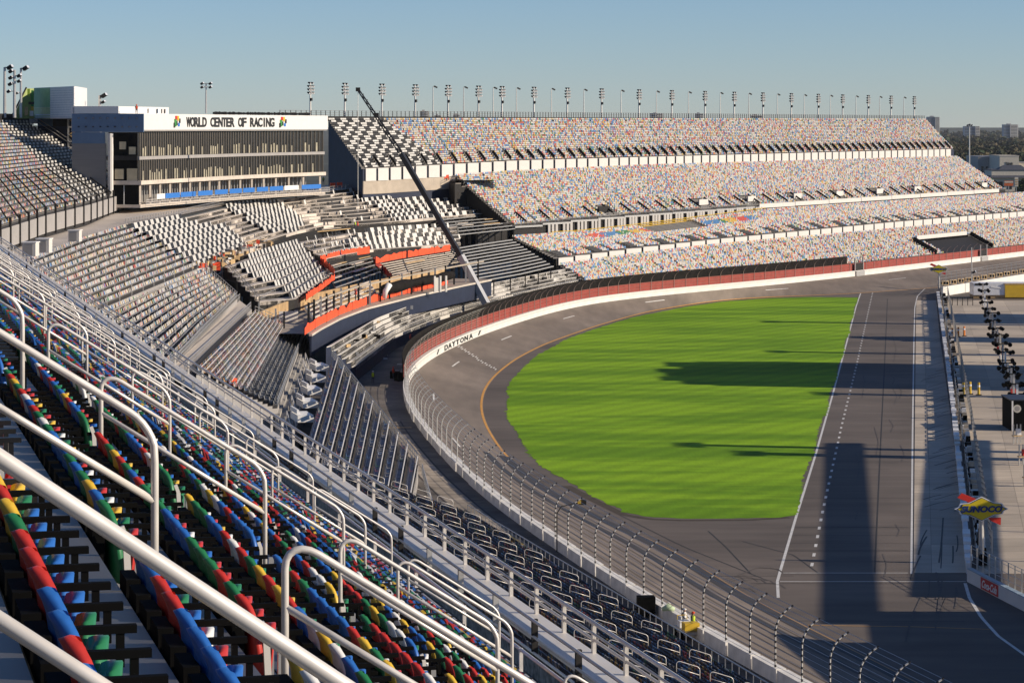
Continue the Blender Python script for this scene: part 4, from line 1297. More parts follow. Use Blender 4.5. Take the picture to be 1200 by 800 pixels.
MB().add([gpt(0, 0), gpt(1, 0), gpt(1, 6.4), gpt(.68, 6.4)] + [tuple(np.array(gpt(f, z)) + (0, .3, 0)) for f, z in ((0, 0), (1, 0), (1, 6.4), (.68, 6.4))],
         [(0, 1, 2, 3), (7, 6, 5, 4), (0, 4, 5, 1), (1, 5, 6, 2), (2, 6, 7, 3), (3, 7, 4, 0)]).obj('board', M('board_paint', (.30, .36, .12), .5, var=.2), gsg)
for f, z, w_, h_, mt in ((.93, 3.8, .8, 3.8, m_green), (.92, 1.7, .9, 1.1, m_yellow), (.75, 5.2, .9, 1.6, M('lime_paint', (.30, .42, .05))), (.80, 3.0, 2.2, .55, m_letter), (.62, 1.3, 1.3, 1.8, m_tan), (.86, .8, 1.4, 1.1, m_wp)):
    q = gpt(f - .02, z + .3); MB().box((q[0], q[1] - .08, q[2]), (w_, .1, h_)).obj('painted_patch', mt, gsg)
MB().tube([gpt(-.06, 0), gpt(.66, 6.6)], .18, 6).obj('edge_brace', m_dark, gsg)
# stair tower between the corner stand and the press building
twr = thing('stair_tower', 'dark open stair tower between the corner stand and the blue clad wall', 'stair tower')
Yt = 590.
for u0, u1, v0, v1, mt, nm in ((34, 97, 135, 139, m_dark, 'roof_beam'), (33, 44, 139, 145, m_wp, 'white_panel'), (44, 62, 139, 148, m_blue, 'blue_panel'), (44, 79, 148, 176, m_navy, 'dark_bay'), (62, 79, 139, 148, m_dark, 'dark_bay'), (80, 96, 139, 172, m_navy, 'stair_bay')):
    p, q = at_y(u0, v1, Yt), at_y(u1, v0, Yt)
    MB().prism([(p[0], Yt), (q[0], Yt), (q[0], Yt + 5), (p[0], Yt + 5)], p[2], q[2]).obj(nm, mt, twr)
for k, v in enumerate((140, 149, 158, 166)):
    p, q = at_y(80, v, Yt - .4), at_y(96, v, Yt - .4); MB().bar(p, q, .5, .3).obj('landing', m_galv, twr)
    if k < 3: MB().bar(at_y(82 if k % 2 else 94, v + 9, Yt - .5), at_y(94 if k % 2 else 82, v, Yt - .5), .3, .4).obj('stair_flight', m_tan, twr)
for u in (80, 96): MB().bar(at_y(u, 137, Yt - .4), at_y(u, 190, Yt - .4), .35, .35).obj('tower_post', m_galv, twr)
p, q = at_y(81, 194, Yt - 1), at_y(96, 172, Yt - 1); MB().prism([(p[0], Yt - 1), (q[0], Yt - 1), (q[0], Yt + 4), (p[0], Yt + 4)], p[2], q[2]).obj('white_wall_panel', m_white, twr)
# utility boxes below the corner stand
for u, v, Y, w_, h_, lab in ((36, 300, 345, 1.7, 1.7, 'white utility box nearest the deck railing below the corner stand'), (52, 296, 362, 1.7, 1.8, 'white utility box beside another one, a step further from the deck railing'), (88, 283, 400, 1.6, 1.6, 'grey-sided white utility box standing alone under the corner stand panels')):
    p = at_y(u, v, Y); bx = thing('utility_box', lab, 'box', p, -.1)
    MB().box((0, 0, h_ / 2), (w_, w_, h_)).obj('body', m_white, bx)
    MB().box((-.1, -w_ / 2 - .02, h_ / 2), (w_ * .7, .05, h_ * .8)).obj('door', m_grey, bx)
    MB().box((0, 0, h_ + .06), (w_ + .2, w_ + .2, .12)).obj('lid', m_wp, bx)
# light poles on the left
def pole_l(u, v0, v1, Y, r, heads, lab, name='floodlight_pole'):
    p, q = at_y(u, v1, Y), at_y(u, v0, Y)
    t = thing(name, lab, 'light pole', p)
    h_ = q[2] - p[2]
    MB().tube([(0, 0, 0), (0, 0, h_)], [r, r * .75], 8).obj('pole', m_galv, t)
    for dx, dz, sz in heads:
        MB().bar((0, 0, h_ + dz), (dx, -.1, h_ + dz), .12, .12).obj('arm', m_dark, t)
        hd = MB().bar((dx - .3 * sz, -.1, h_ + dz - .25 * sz), (dx + .5 * sz, -.3, h_ + dz + .25 * sz), .9 * sz, .55 * sz).obj('lamp_head', m_dark, t)
        MB().bar((dx + .5 * sz, -.3, h_ + dz + .25 * sz), (dx + .53 * sz, -.31, h_ + dz + .27 * sz), .8 * sz, .5 * sz).obj('lens', m_lamp, hd)
pole_l(5.5, 79, 138, 565, .35, [(1., 0, 1.2)], 'tall floodlight pole at the left edge above the corner stand')
pole_l(17, 82, 138, 560, .35, [(-.8, -.3, .9), (-.8, -1.6, .9), (-.9, -2.9, .9), (.9, -1.2, .9), (.9, -2.3, .8), (-1.2, -4.4, .8)], 'floodlight pole carrying a stack of lamps above the corner stand')
pole_l(24.5, 80, 138, 570, .3, [(.9, 0, 1.2), (-.8, -5.2, .6)], 'tall floodlight pole next to the green painted hoarding')
pole_l(117, 112, 212, 585, .4, [(.8, 0, 1.2), (.7, -1.4, .8)], 'single floodlight pole standing in front of the blue clad wall')
pole_l(241.5, 98, 133, 600, .22, [(-.9, 0, .7), (.9, 0, .7), (-.9, -.8, .7), (.9, -.8, .7)], 'thin four-lamp pole standing on the press building roof')

# ------------------------------------------------------------------ building site in the bend
tl1f, tl1b = [(304,354,13),(346,351,13.1),(386,323,13.5)], [(262,309,18.2),(305,293,18.5),(348,281,18.8)]
A10, B10 = pair(tl1f, tl1b, 30)
sg = thing('grandstand', 'lower terrace under construction, chequered seats on bare decking beside the orange nets', 'grandstand')
stand_deck(sg, A10, B10, 8, m_riser, 9., m_dark, name='substructure')
deck_panels(sg, A10, B10, 8, 9., deck_tones)
PF = [(281,314),(300,292),(345,280),(372,286),(390,300),(382,318),(372,345),(345,352),(320,332),(300,326)]
def colF(t, q, r, k):
    u, v = uv_of(A10, B10, t, q); c = np.full((len(t), 3), np.nan); a = inpoly(u, v, PF)
    c[a] = checker(t, r, k, 1.7, 1)[a]; return c
stand_seats(sg, A10, B10, 8, colF, .5, 'seat_covers', templ=SEAT_C)
tl2f, tl2b = [(380,304,15.9),(432,293,15.9),(478,290,16),(540,285,16.2)], [(348,281,18.8),(400,271,19.1),(460,266,19.3),(535,262,19.6)]
A11, B11 = pair(tl2f, tl2b, 30)
stand_deck(sg, A11, B11, 5, m_riser, 12., m_dark, name='substructure')
deck_panels(sg, A11, B11, 5, 9., deck_tones)
PG = [(396,288),(425,272),(470,262),(505,262),(524,282),(470,296),(436,303),(428,290)]
def colG(t, q, r, k):
    u, v = uv_of(A11, B11, t, q); c = np.full((len(t), 3), np.nan); a = inpoly(u, v, PG) & (rng.random(len(t)) < .85)
    c[a] = checker(t, r, k, 1.7, 1)[a]
    sp_ = ~a & (rng.random(len(t)) < .12); c[sp_] = np.where(rng.random((sp_.sum(), 1)) < .6, BLK, WHITE); return c
stand_seats(sg, A11, B11, 5, colG, .5, 'more_seat_covers', templ=SEAT_C)
end_rail(sg, A10[0], A10[-1], 1.1); end_rail(sg, A10[0], B10[0], 1.1)

def steel_frame(lab, Fp, Bp, nstr, nrak, mat, mat2, thick=.28, boards=0., legs=None):
    A_, B_ = pair(Fp, Bp, 24); t = thing('steel_frame', lab, 'steel frame')
    ev = lambda q, f: np.array([np.interp(f, np.linspace(0, 1, 24), (A_ + (B_ - A_) * q)[:, j]) for j in range(3)])
    for k in range(nrak):
        f = k / (nrak - 1); MB().bar(ev(0, f) - (0, 0, .3), ev(1, f) - (0, 0, .3), thick, thick * 1.5).obj('raker', mat, t)
        if legs is not None:
            for q in (0.05, .55):
                p = ev(q, f); MB().bar((p[0], p[1], legs), p - (0, 0, .45), .26, .26, (1, 0, 0)).obj('leg', m_dark, t)
    for k in range(nstr):
        q = k / (nstr - 1); mb = MB()
        for i in range(8): mb.bar(ev(q, i / 8), ev(q, (i + 1) / 8), thick * 1.2, thick * .8)
        mb.obj('stringer', mat2, t)
    for k in range(int(boards)):
        q = random.random() * .9; f = random.random() * .7; mb = MB().bar(ev(q, f) + (0, 0, .25), ev(q, f + random.uniform(.12, .3)) + (0, 0, .25), .7, .12)
        mb.obj('loose_board', m_deckb if k % 3 else m_tan, t)
    return t
steel_frame('stripped steel seating frame behind the left orange net', [(393,337,12.2),(425,326,12.2),(455,315,12.3)], [(378,306,15.2),(405,299,15.2),(434,294,15.2)], 7, 9, m_dark, m_galv, .22, 9, 8.5)
steel_frame('stripped steel seating frame between the orange net and the crane boom', [(457,328,12.),(500,317,12.1),(548,307,12.2)], [(440,308,15.4),(480,301,15.4),(528,293,15.5)], 9, 12, m_dark, m_deckb, .2, 3, 8.5)
steel_frame('dark steel frame of the upper terrace just left of the coloured seats', [(530,276,17.6),(566,272,17.6),(603,268,17.6)], [(515,254,20.2),(548,251,20.3),(583,248,20.4)], 7, 11, m_dark, m_galv, .24, 4, 11)
fr4 = steel_frame('rows of empty grey seat stringers below the dark steel frame', [(560,330,10.3),(610,321,10.4),(648,312,10.6)], [(530,292,15.2),(565,286,15.3),(600,281,15.4)], 12, 6, m_dark, m_galv, .3, 0, 7)
steel_frame('narrow stripped frame between the two chequered terraces', [(290,292,17.6),(345,274,18.2),(430,266,18.6)], [(290,284,19.),(345,266,19.3),(420,259,19.4)], 4, 14, m_dark, m_tan, .22, 12, 14)
steel_frame('low ramp frame under the orange net, left of the crane', [(368,372,11.9),(400,357,11.9),(440,342,12.0)], [(358,360,13.),(390,346,13.1),(432,330,13.2)], 4, 6, m_galv, m_deckb, .3, 4)

def net(pts, h, lab, mat=m_orange, z0=.05):
    Q = resample(poly3(pts), n=26); Q = Q + np.c_[rng.normal(0, .05, (26, 2)), np.zeros(26)]
    t = thing('safety_net', lab, 'safety net')
    mb = ribbon(Q, z0, h, .07)
    for i in range(0, len(mb.v)):
        if (i % 4) in (1, 2): x, y, z = mb.v[i]; mb.v[i] = (x, y, z + 0.18 * math.sin(i * .9) - (h * .55 * random.random() if random.random() < .4 else 0))
    mb.obj('net', mat, t)
    for p in Q[::5]: MB().box((p[0], p[1], p[2] + h / 2), (.12, .12, h + .3)).obj('net_post', m_dark, t)
    return t
net([(375,309,15.3),(400,302,15.3),(433,297,15.3)], 1.5, 'orange safety net along the back of the left stripped frame')
net([(375,309,15.2),(385,316,14.4),(392,323,13.8)], 1.3, 'short orange net stepping down the side of the left frame')
net([(358,352,12.6),(372,343,12.8),(392,328,13.2)], 1.1, 'torn orange net sloping along the edge of the chequered terrace')
net([(440,309,15.5),(470,303,15.5),(527,294,15.6)], 1.3, 'orange net along the back of the frame beside the crane boom')
net([(438,309,15.4),(448,318,13.6),(459,329,12.2)], 1.3, 'dark red net down the left side of the frame beside the crane', M('dark_red_net', (.28, .03, .02), .7, var=.25))
net([(356,393,10.8),(375,381,10.8),(398,369,10.8),(430,357,10.8)], 1.35, 'long orange net on the lower walkway edge, left part')
net([(432,356,10.8),(460,348,10.8),(490,341,10.8),(525,333,10.8)], 1.25, 'long orange net on the lower walkway edge, right part under the black tarp')
for (u, v), lab in (((347, 222.5), 'a'),):
    pass
for u, v, z, lab in ((390, 218, 27.2, 'orange barrel barrier nearest the press building'), (398, 217.5, 27.3, 'orange barrier right of the first one on the upper concourse'), (410, 215, 27.6, 'orange net bundle by the dark bay on the upper concourse'),
                     (441, 214, 28., 'orange barrier below the leftmost white panel'), (448, 212, 28.2, 'small orange barrier beside the leftmost white panel'), (460, 212, 28.3, 'thin orange stand in front of the white panels'),
                     (478, 211, 28.4, 'orange barrier under the crane boom'), (498, 210, 28.5, 'wide orange barrier right of the crane boom'), (517, 209, 28.6, 'pair of orange barriers at the right end of the upper concourse'), (523, 208.5, 28.7, 'last orange barrier before the coloured second tier')):
    p = G(u, v + 2, z); br = thing('barrier', lab, 'barrier', p, .5)
    w_ = 1.6 if 'wide' in lab or 'pair' in lab else 1.1
    MB().box((0, 0, .75), (w_, .25, .8)).obj('panel', m_orange, br)
    for x_ in (-w_ / 2, w_ / 2): MB().box((x_, 0, .6), (.14, .4, 1.2)).obj('leg', m_orange, br)

# lower walkway slab with a navy retaining wall, ochre wall and columns behind
wk = poly3([(364,391,10.65),(375,384,10.7),(398,372,10.7),(430,360,10.7),(490,345,10.7),(545,333,10.8),(575,327,10.9)])
wk = resample(wk, n=40)
dw = np.gradient(wk[:, :2], axis=0); dw /= np.linalg.norm(dw, axis=1)[:, None]; ow = np.c_[-dw[:, 1], dw[:, 0], np.zeros(40)]
lwk = thing('walkway', 'curved concrete walkway with a dark navy retaining wall above the grey bleachers', 'walkway')
strip(wk, wk + ow * 11).obj('floor', m_conc, lwk)
ribbon(wk, -.35, -.02, .5).obj('edge_slab', m_deckb, lwk)
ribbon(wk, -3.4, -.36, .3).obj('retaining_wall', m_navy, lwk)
ribbon(wk + ow * 10, -.5, 2.2, .3).obj('soil_wall', m_ochre, lwk)
for i in range(2, 40, 2):
    p = wk[i] + ow[i] * random.uniform(1.2, 1.8); MB().box((p[0], p[1], p[2] + 2.1), (.34, .34, 4.2)).obj('column', m_dark if i % 3 else m_galv, lwk)
ribbon(wk[4:] + ow[4:] * 1.6, 3.45, 3.72, .35).obj('upper_beam', m_conc, lwk)
tp = thing('tarp', 'black tarpaulin roll hanging under the stripped frame left of the crane', 'tarp')
q = resample(wk[20:34] + ow[20:34] * 1.2 + (0, 0, 2.1), n=16)
mb = MB().tube(q, [random.uniform(.65, 1.1) for _ in q], 8).obj('cover', m_screen, tp, True)
p = wk[20] + ow[20] * .8; MB().tube([p + (0, 0, .6), p + (.2, 0, 1.9), p + (.9, .6, 3.1)], [.35, .5, .55], 8).obj('white_end', m_wp, tp, True)
p = G(336, 396, 8.); wp_ = thing('site_wall', 'plain white wall panel standing below the chequered terrace', 'wall', p, .25)
MB().box((0, 0, 2.1), (2.6, .4, 4.4)).obj('panel', m_white, wp_); MB().box((1.6, .25, 2.1), (.5, .5, 4.6)).obj('post', m_white, wp_)
p = G(516, 342, 10.9); wp2 = thing('site_wall', 'white doorway frame under the steel, just left of the crane boom', 'wall', p, .5)
for x_ in (-1.2, 0, 1.2): MB().box((x_, 0, 1.5), (.35, .3, 3.)).obj('post', m_white, wp2)
MB().box((-.6, .1, 1.4), (1.0, .15, 2.6)).obj('panel', m_white, wp2)
# black back sheet paints in the shade under the terrace
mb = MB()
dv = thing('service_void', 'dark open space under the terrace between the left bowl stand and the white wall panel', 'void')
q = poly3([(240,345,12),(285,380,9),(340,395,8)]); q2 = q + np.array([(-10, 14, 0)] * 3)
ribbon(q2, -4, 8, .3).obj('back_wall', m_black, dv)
for k in range(7):
    p = G(278 + k * 10, 372 + k * 4, 9.5); MB().box((p[0] - 1, p[1] + 4, 10.8), (.25, .25, 5.)).obj('column', m_galv if k % 2 else m_dark, dv)

# clutter between the left bowl stand and the terraces
cl2 = thing('site_clutter', 'heap of orange, tan and dark building clutter in front of the chequered left terrace', 'building clutter')
line_ = resample(poly3([(228,320,17.2),(245,314,17.6),(262,306,17.9),(290,296,17.9),(310,288,18.2)]), n=60)
for k, p in enumerate(line_):
    for j in range(2):
        q = p + np.array([rng.normal(0, 1.2), rng.normal(0, 1.6), 0])
        MB().box((q[0], q[1], q[2] + rng.uniform(.1, .8)), (rng.uniform(.3, 1.3), rng.uniform(.3, 1.0), rng.uniform(.3, 1.4)), rng.uniform(0, 3)).obj('clutter_piece', [m_tan, m_orange, m_dark, m_galv, m_ochre, m_deckb][rng.integers(6)], cl2)
sf = thing('scaffold', 'grey scaffold of thin poles rising along the edge between the bowl stand and the terraces', 'scaffold')
for k in range(26):
    p = line_[min(59, k * 2)] + np.array([rng.normal(0, .8), rng.normal(0, 1), -4.]); MB().bar(p, p + (0, 0, rng.uniform(4.5, 6.5)), .12, .12, (1, 0, 0)).obj('pole', m_galv, sf)
for z_ in (-1.8, .4): MB().tube([p + (0, 0, z_) for p in line_[::4]], .07, 5).obj('ledger', m_galv, sf)
# grey bleachers
blf, blb = [(417,429,4.8),(465,392,4.8),(520,370,5.),(600,350,5.4),(700,328,5.8)], [(382,401,9.6),(440,368,9.7),(500,346,9.7),(560,331,9.7),(655,313,9.6)]
A12, B12 = pair(blf, blb, 50)
bl = thing('bleachers', 'curved grey bleachers without seats above the dark service yard', 'bleachers')
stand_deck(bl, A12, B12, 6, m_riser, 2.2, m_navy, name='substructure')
deck_panels(bl, A12, B12, 6, 9.0, bench_tones, 'bench_plank', .08, .86, lift=.0, riser=.72)
mb = MB()
for h_ in (.55, 1.1): mb.tube([p + (0, 0, h_) for p in A12], .05, 5)
for p in resample(A12, 1.6): mb.box((p[0], p[1], p[2] + .55), (.07, .07, 1.1))
mb.obj('front_rail', m_galv, bl)
for k in range(26):
    f = random.random(); i_ = int(f * 48); q_ = random.random() * .8
    p = A12[i_] + (B12[i_] - A12[i_]) * q_
    MB().box((p[0], p[1], p[2] + .3), (random.uniform(.3, 1.2), random.uniform(.3, .8), random.uniform(.2, .7)), random.random()).obj('loose_part', random.choice([m_dark, m_tan, m_galv, m_black]), bl)

# crane
cr_ = thing('crane', 'mobile crane with a long telescopic boom rising over the building site', 'crane')
Yc = 545.
b0 = at_y(570, 356, Yc); b1 = at_y(540, 300, Yc + 3); b2 = at_y(470, 180, Yc + 8); b3 = at_y(441, 135, Yc + 11); b4 = at_y(419.5, 105, Yc + 13)
MB().bar(b0, b1, 1.25, 1.2).obj('boom_base', M('crane_white', (.42, .42, .43), .4, var=.08), cr_)
MB().bar(b1 + (b0 - b1) * .02, b2, .95, .95).obj('boom_section', M('crane_black', (.022, .022, .024), .45, var=.2), cr_)
jb = link('lattice_jib', None, cr_)
for dx, dz in ((-.4, 0), (.4, 0), (0, .7)):
    MB().bar(b2 + np.array([dx * .9, 0, dz]), b4 + np.array([dx * .5, 0, dz * .4]), .2, .2).obj('chord', M('crane_black'), jb)
for k in range(22):
    p = b2 + (b4 - b2) * (k / 22); q = b2 + (b4 - b2) * ((k + 1) / 22)
    MB().bar(p + np.array([-.36 if k % 2 else .36, 0, 0]), q + np.array([.34 if k % 2 else -.34, 0, .3]), .12, .12).obj('lacing', M('crane_black'), jb)
MB().box(b3, (1., .8, .9)).obj('jib_joint', m_dark, cr_)
MB().box(b4, (.9, .7, .8)).obj('boom_head', m_dark, cr_)
MB().tube([b4, b4 - np.array([0, 0, 25])], .05, 4).obj('hoist_line', m_galv, cr_)
p = G(548, 372, 2.5)
MB().box((p[0], p[1], 5.6), (5.8, 3.0, 2.2), .2).obj('counterweight', M('crane_body', (.06, .055, .055), .5, var=.2), cr_)
MB().box((p[0] + 3.4, p[1] + .6, 5.7), (1.8, 2.6, 2.3), .2).obj('cab', m_tan, cr_)
MB().box((p[0] + .6, p[1] + .5, 3.9), (9.5, 3.2, 1.3), .2).obj('carrier', m_dark, cr_)
for x_ in (-3.6, -1.6, 1.8, 3.8):
    for y_ in (-1.5, 1.5): MB().tube([(p[0] + x_ + .6, p[1] + y_ + .4, 3.15), (p[0] + x_ + .6, p[1] + y_ + .75, 3.15)], .65, 12).obj('wheel', m_black, cr_)
for dx in (-1.6, .3):
    MB().bar((p[0] + dx, p[1], 6.6), (p[0] + .2, p[1] - .2, 12.5), .16, .16, (1, 0, 0)).obj('mast_strut', m_tan, cr_)
# yard junk: pallets, debris, machines
DB = [(440,421,'flat white board lying on the dark service yard',(4.2,.7,.15),m_wp), (446,417,'second flat white board overlapping the first in the yard',(2.6,.5,.12),m_wp), (474,428,'pale sheet leaning by the fence in the yard',(2.4,1.2,.2),m_galv),
      (430,412,'small pale crate by the bleacher foot',(.7,.7,1.),m_wp), (445,408,'pale plastic drum in the yard',(.6,.6,.9),m_wp), (456,405,'scrap pile of pale metal by the bleachers',(2.2,.6,.3),m_galv), (488,385,'white pipe bundle below the bleacher bend',(1.6,.4,.6),m_wp), (495,383,'short white post stump below the bleacher bend',(.5,.4,1.1),m_wp), (506,378,'grey pallet close to the black screen',(1.6,1.,.4),m_galv),
      (478,436,'grey pallet with boxes near the wall bend',(2.,1.3,.5),m_galv), (463,443,'dark generator near the orange vested worker',(1.6,1.,1.1),m_black), (470,446,'second dark machine beside the generator',(1.8,1.2,1.3),m_black)]
for u, v, lab, sz, mt in DB:
    p = G(u, v, ZW - .1); t = thing('debris' if 'board' in lab or 'scrap' in lab or 'sheet' in lab else ('machine' if 'machine' in lab or 'generator' in lab else 'crate'), lab, 'debris' if mt is not m_black else 'machine', p, random.uniform(-.4, .6))
    MB().box((0, 0, sz[2] / 2), sz).obj('main_piece', mt, t)
    MB().box((sz[0] * .2, .1, sz[2] + .08), (sz[0] * .4, sz[1] * .5, .16)).obj('top_piece', m_galv if mt is not m_galv else m_wp, t)
rl = thing('lift', 'red scissor lift parked below the bleacher bend', 'lift', G(474, 395, ZW - .1), .3)
MB().box((0, 0, .8), (2.4, 1.3, .8)).obj('chassis', m_dark, rl)
MB().bar((-.5, 0, 1.2), (.3, 0, 5.4), .45, .45, (1, 0, 0)).obj('mast', m_redp, rl); MB().bar((.8, 0, 1.2), (.1, 0, 5.2), .3, .3, (1, 0, 0)).obj('mast', m_redp, rl)
MB().box((.2, 0, 6.2), (1.4, 1., 1.6)).obj('basket', m_tan, rl)
for x_ in (-.8, .8): MB().tube([(x_, -.75, .35), (x_, -.5, .35)], .35, 10).obj('wheel', m_black, rl)

# ------------------------------------------------------------------ people (small workers)
def person_body(pose):
    me = bpy.data.meshes.new('body'); bm = bmesh.new()
    J = {'p': (0, 0, .95), 's': (0, 0, 1.25), 'c': (0, .02, 1.42), 'n': (0, .02, 1.52), 'h': (0, .0, 1.64), 'ht': (0, 0, 1.74)}
    for sd_, x in (('l', -1), ('r', 1)):
        J['hip' + sd_] = (.10 * x, 0, .90); J['k' + sd_] = (.12 * x, -.03 - (.12 if pose and x > 0 else 0), .50); J['a' + sd_] = (.13 * x, .02 + (.05 if pose and x < 0 else 0), .09); J['t' + sd_] = (.14 * x, -.14, .04)
        J['sh' + sd_] = (.19 * x, .02, 1.42); J['el' + sd_] = (.26 * x, -.02, 1.14); J['w' + sd_] = (.24 * x, -.22 if pose else -.10, .95 if not pose else 1.05)
        J['fg' + sd_] = (.23 * x, -.30 if pose else -.13, .86 if not pose else 1.03)
    Rr = {'p': .15, 's': .145, 'c': .155, 'n': .06, 'h': .10, 'ht': .085, 'hip': .10, 'k': .065, 'a': .045, 't': .04, 'sh': .075, 'el': .048, 'w': .034, 'fg': .036}
    bv = {k: bm.verts.new(v) for k, v in J.items()}
    E_ = [('p', 's'), ('s', 'c'), ('c', 'n'), ('n', 'h'), ('h', 'ht')]
    for s_ in 'lr': E_ += [('p', 'hip' + s_), ('hip' + s_, 'k' + s_), ('k' + s_, 'a' + s_), ('a' + s_, 't' + s_), ('c', 'sh' + s_), ('sh' + s_, 'el' + s_), ('el' + s_, 'w' + s_), ('w' + s_, 'fg' + s_)]
    for a, b_ in E_: bm.edges.new((bv[a], bv[b_]))
    names = list(J); bm.to_mesh(me); bm.free()
    o = bpy.data.objects.new('body', me); COL.objects.link(o)
    sk = o.modifiers.new('skin', 'SKIN'); o.modifiers.new('sub', 'SUBSURF').levels = 1
    for i, k in enumerate(names):
        r = Rr[k] if k in Rr else Rr[k[:-1]]
        me.skin_vertices[0].data[i].radius = (r, r)
        me.skin_vertices[0].data[i].use_root = (k == 'p')
    dg = bpy.context.evaluated_depsgraph_get(); m2 = bpy.data.meshes.new_from_object(o.evaluated_get(dg))
    bpy.data.objects.remove(o); return m2
m_skin = M('skin', (.42, .24, .16), .6)
m_trou = M('dark_work_clothes', (.035, .04, .055), .8)
bodies = [person_body(0), person_body(1)]
for b_ in bodies: b_.materials.clear(); b_.materials.append(m_trou)
vest_m = MB().tube([(0, 0, .92), (0, 0, 1.2), (0, .01, 1.40), (0, .02, 1.49)], [.175, .175, .20, .13], 10).mesh('vest', m_orange, True)
vest_y = MB().tube([(0, 0, .92), (0, 0, 1.2), (0, .01, 1.40), (0, .02, 1.49)], [.175, .175, .20, .13], 10).mesh('vest', M('lime_vest', (.50, .62, .03), .6), True)
vest_w = MB().tube([(0, 0, .92), (0, 0, 1.2), (0, .01, 1.40), (0, .02, 1.49)], [.175, .175, .20, .13], 10).mesh('vest', m_wp, True)
head_m = MB().tube([(0, -.01, 1.53), (0, -.015, 1.58), (0, -.015, 1.66), (0, 0, 1.72)], [.055, .085, .095, .06], 10).mesh('face', m_skin, True)
def hat(mat): return MB().tube([(0, -.02, 1.67), (0, -.02, 1.685), (0, 0, 1.69), (0, 0, 1.75), (0, 0, 1.79)], [.15, .15, .115, .105, .04], 10).mesh('helmet', mat, True)
hats = {'w': hat(m_wp), 'y': hat(m_yellow), 'o': hat(m_orange)}
PPL = [((405, 421.5, 5.2), vest_m, 'w', 0, 'person in an orange vest walking at the end of the grey bleachers'),
       ((481, 404, 2.4), vest_m, 'o', 1, 'person in an orange vest on the dark service yard by the scissor lift'),
       ((437, 449, 2.4), vest_y, 'w', 0, 'person in a lime vest and white helmet standing on the dark service yard'),
       ((461, 444, 2.4), vest_m, 'o', 1, 'person in an orange vest handling machines close to the wall bend'),
       ((445, 391.5, 5.2), vest_y, 'w', 1, 'person in a yellow vest bending at the bleacher front rail'),
       ((417, 352, 12.3), vest_m, 'o', 1, 'person in an orange vest on the steel under the left stripped frame'),
       ((416, 269, 19.6), vest_y, 'w', 0, 'person in a lime vest between the two chequered terraces'),
       ((419, 270, 19.6), vest_m, 'o', 0, 'person in an orange vest beside the lime vested one between the terraces'),
       ((594, 276, 15.2), vest_y, 'w', 0, 'person in a lime vest under the second tier, left end of the concourse'),
       ((379, 216, 27.6), vest_y, 'w', 0, 'person in a lime vest at the right end of the press building terrace'),
       ((281, 222, 26.7), vest_y, 'w', 1, 'person in a lime vest in the middle of the press building terrace'),
       ((338, 216, 26.8), vest_y, 'y', 0, 'person in a lime vest near the right half of the press building banner'),
       ((160, 134, 44.5), vest_m, 'o', 0, 'person in orange on the roof at the corner of the blue clad wall'),
       ((645, 327, 7.0), vest_y, 'w', 1, 'person in a pale vest on the bare end of the grey bleachers')]
for i, ((u, v, z), vm_, ht_, ps, lab) in enumerate(PPL):
    if lab.endswith('blue clad wall'): loc = at_y(160, 134, 536)
    else: loc = G(u, v, z)
    pr_ = thing('person', lab, 'person', loc, random.uniform(-1.5, 1.5))
    pr_.scale = (1.08,) * 3
    link('body', bodies[ps], pr_); link('vest', vm_, pr_); link('face', head_m, pr_); link('helmet', hats[ht_], pr_)

# work cart with two people on the near service road
ct = thing('work_cart', 'small yellow work cart with gear parked by the wall on the near service road', 'cart', G(805, 746, ZW - .1), rad(105))
MB().box((0, 0, .55), (2.6, 1.3, .35)).obj('bed', m_galv, ct)
MB().box((-.9, 0, .95), (.8, 1.2, .7)).obj('yellow_tank', m_yellow, ct)
MB().box((.6, .1, .95), (.8, .8, .5)).obj('tool_box', m_wp, ct)
MB().tube([(1.2, -.4, .7), (1.2, -.4, 1.5), (1.2, .4, 1.5), (1.2, .4, .7)], .04, 6).obj('handle', m_yellow, ct)
for x_ in (-.85, .85):
    for y_ in (-.7, .7): MB().tube([(x_, y_ - .1, .3), (x_, y_ + .1, .3)], .3, 12).obj('wheel', m_black, ct)
for (u, v), vm_, ht_, lab in (((802, 738), vest_w, 'w', 'person in white standing by the yellow work cart'), ((812, 742), vest_y, 'o', 'person in a lime vest and orange helmet beside the yellow work cart')):
    pr_ = thing('person', lab, 'person', G(u, v + 1, ZW), 1.); link('body', bodies[1], pr_); link('vest', vm_, pr_); link('face', head_m, pr_); link('helmet', hats[ht_], pr_)
for u, v, w_, lab in ((783, 716, .9, 'green and white bag on the near wall, left of the work cart'),):
    bg = thing('bag', lab, 'bag', G(u, v, ZW + .95)); MB().tube([(-.5, 0, .15), (0, 0, .35), (.5, 0, .15)], [.15, .3, .15], 8).obj('sack', M('pale_green_cloth', (.45, .55, .35), .8), bg, True); MB().tube([(-.2, 0, .6), (0, 0, .75), (.2, 0, .6)], .03, 5).obj('handle', m_wp, bg)
tc_ = thing('tool_chest', 'dark equipment rack with a long bar by the near stand fence', 'equipment', G(757, 722, ZW - .1), .1)
MB().box((0, 0, .9), (1.4, 1.1, 1.5)).obj('cabinet', m_black, tc_); MB().bar((-6, .2, .6), (-.5, .2, .6), .12, .12).obj('bar', m_dark, tc_)
yl = thing('signal_lamp', 'small yellow-headed signal lamp on a bent pole beside the near catch fence', 'lamp', wpt(905, 1.1, ZW))
MB().tube([(0, 0, 0), (0, 0, 3.6), (.4, .2, 4.2), (2.2, .9, 4.5)], .06, 6).obj('pole', m_dark, yl); MB().box((2.4, 1., 4.5), (.7, .4, .45)).obj('lamp_head', m_dark, yl); MB().box((2.1, .8, 4.55), (.3, .42, .3)).obj('yellow_shade', m_yellow, yl)

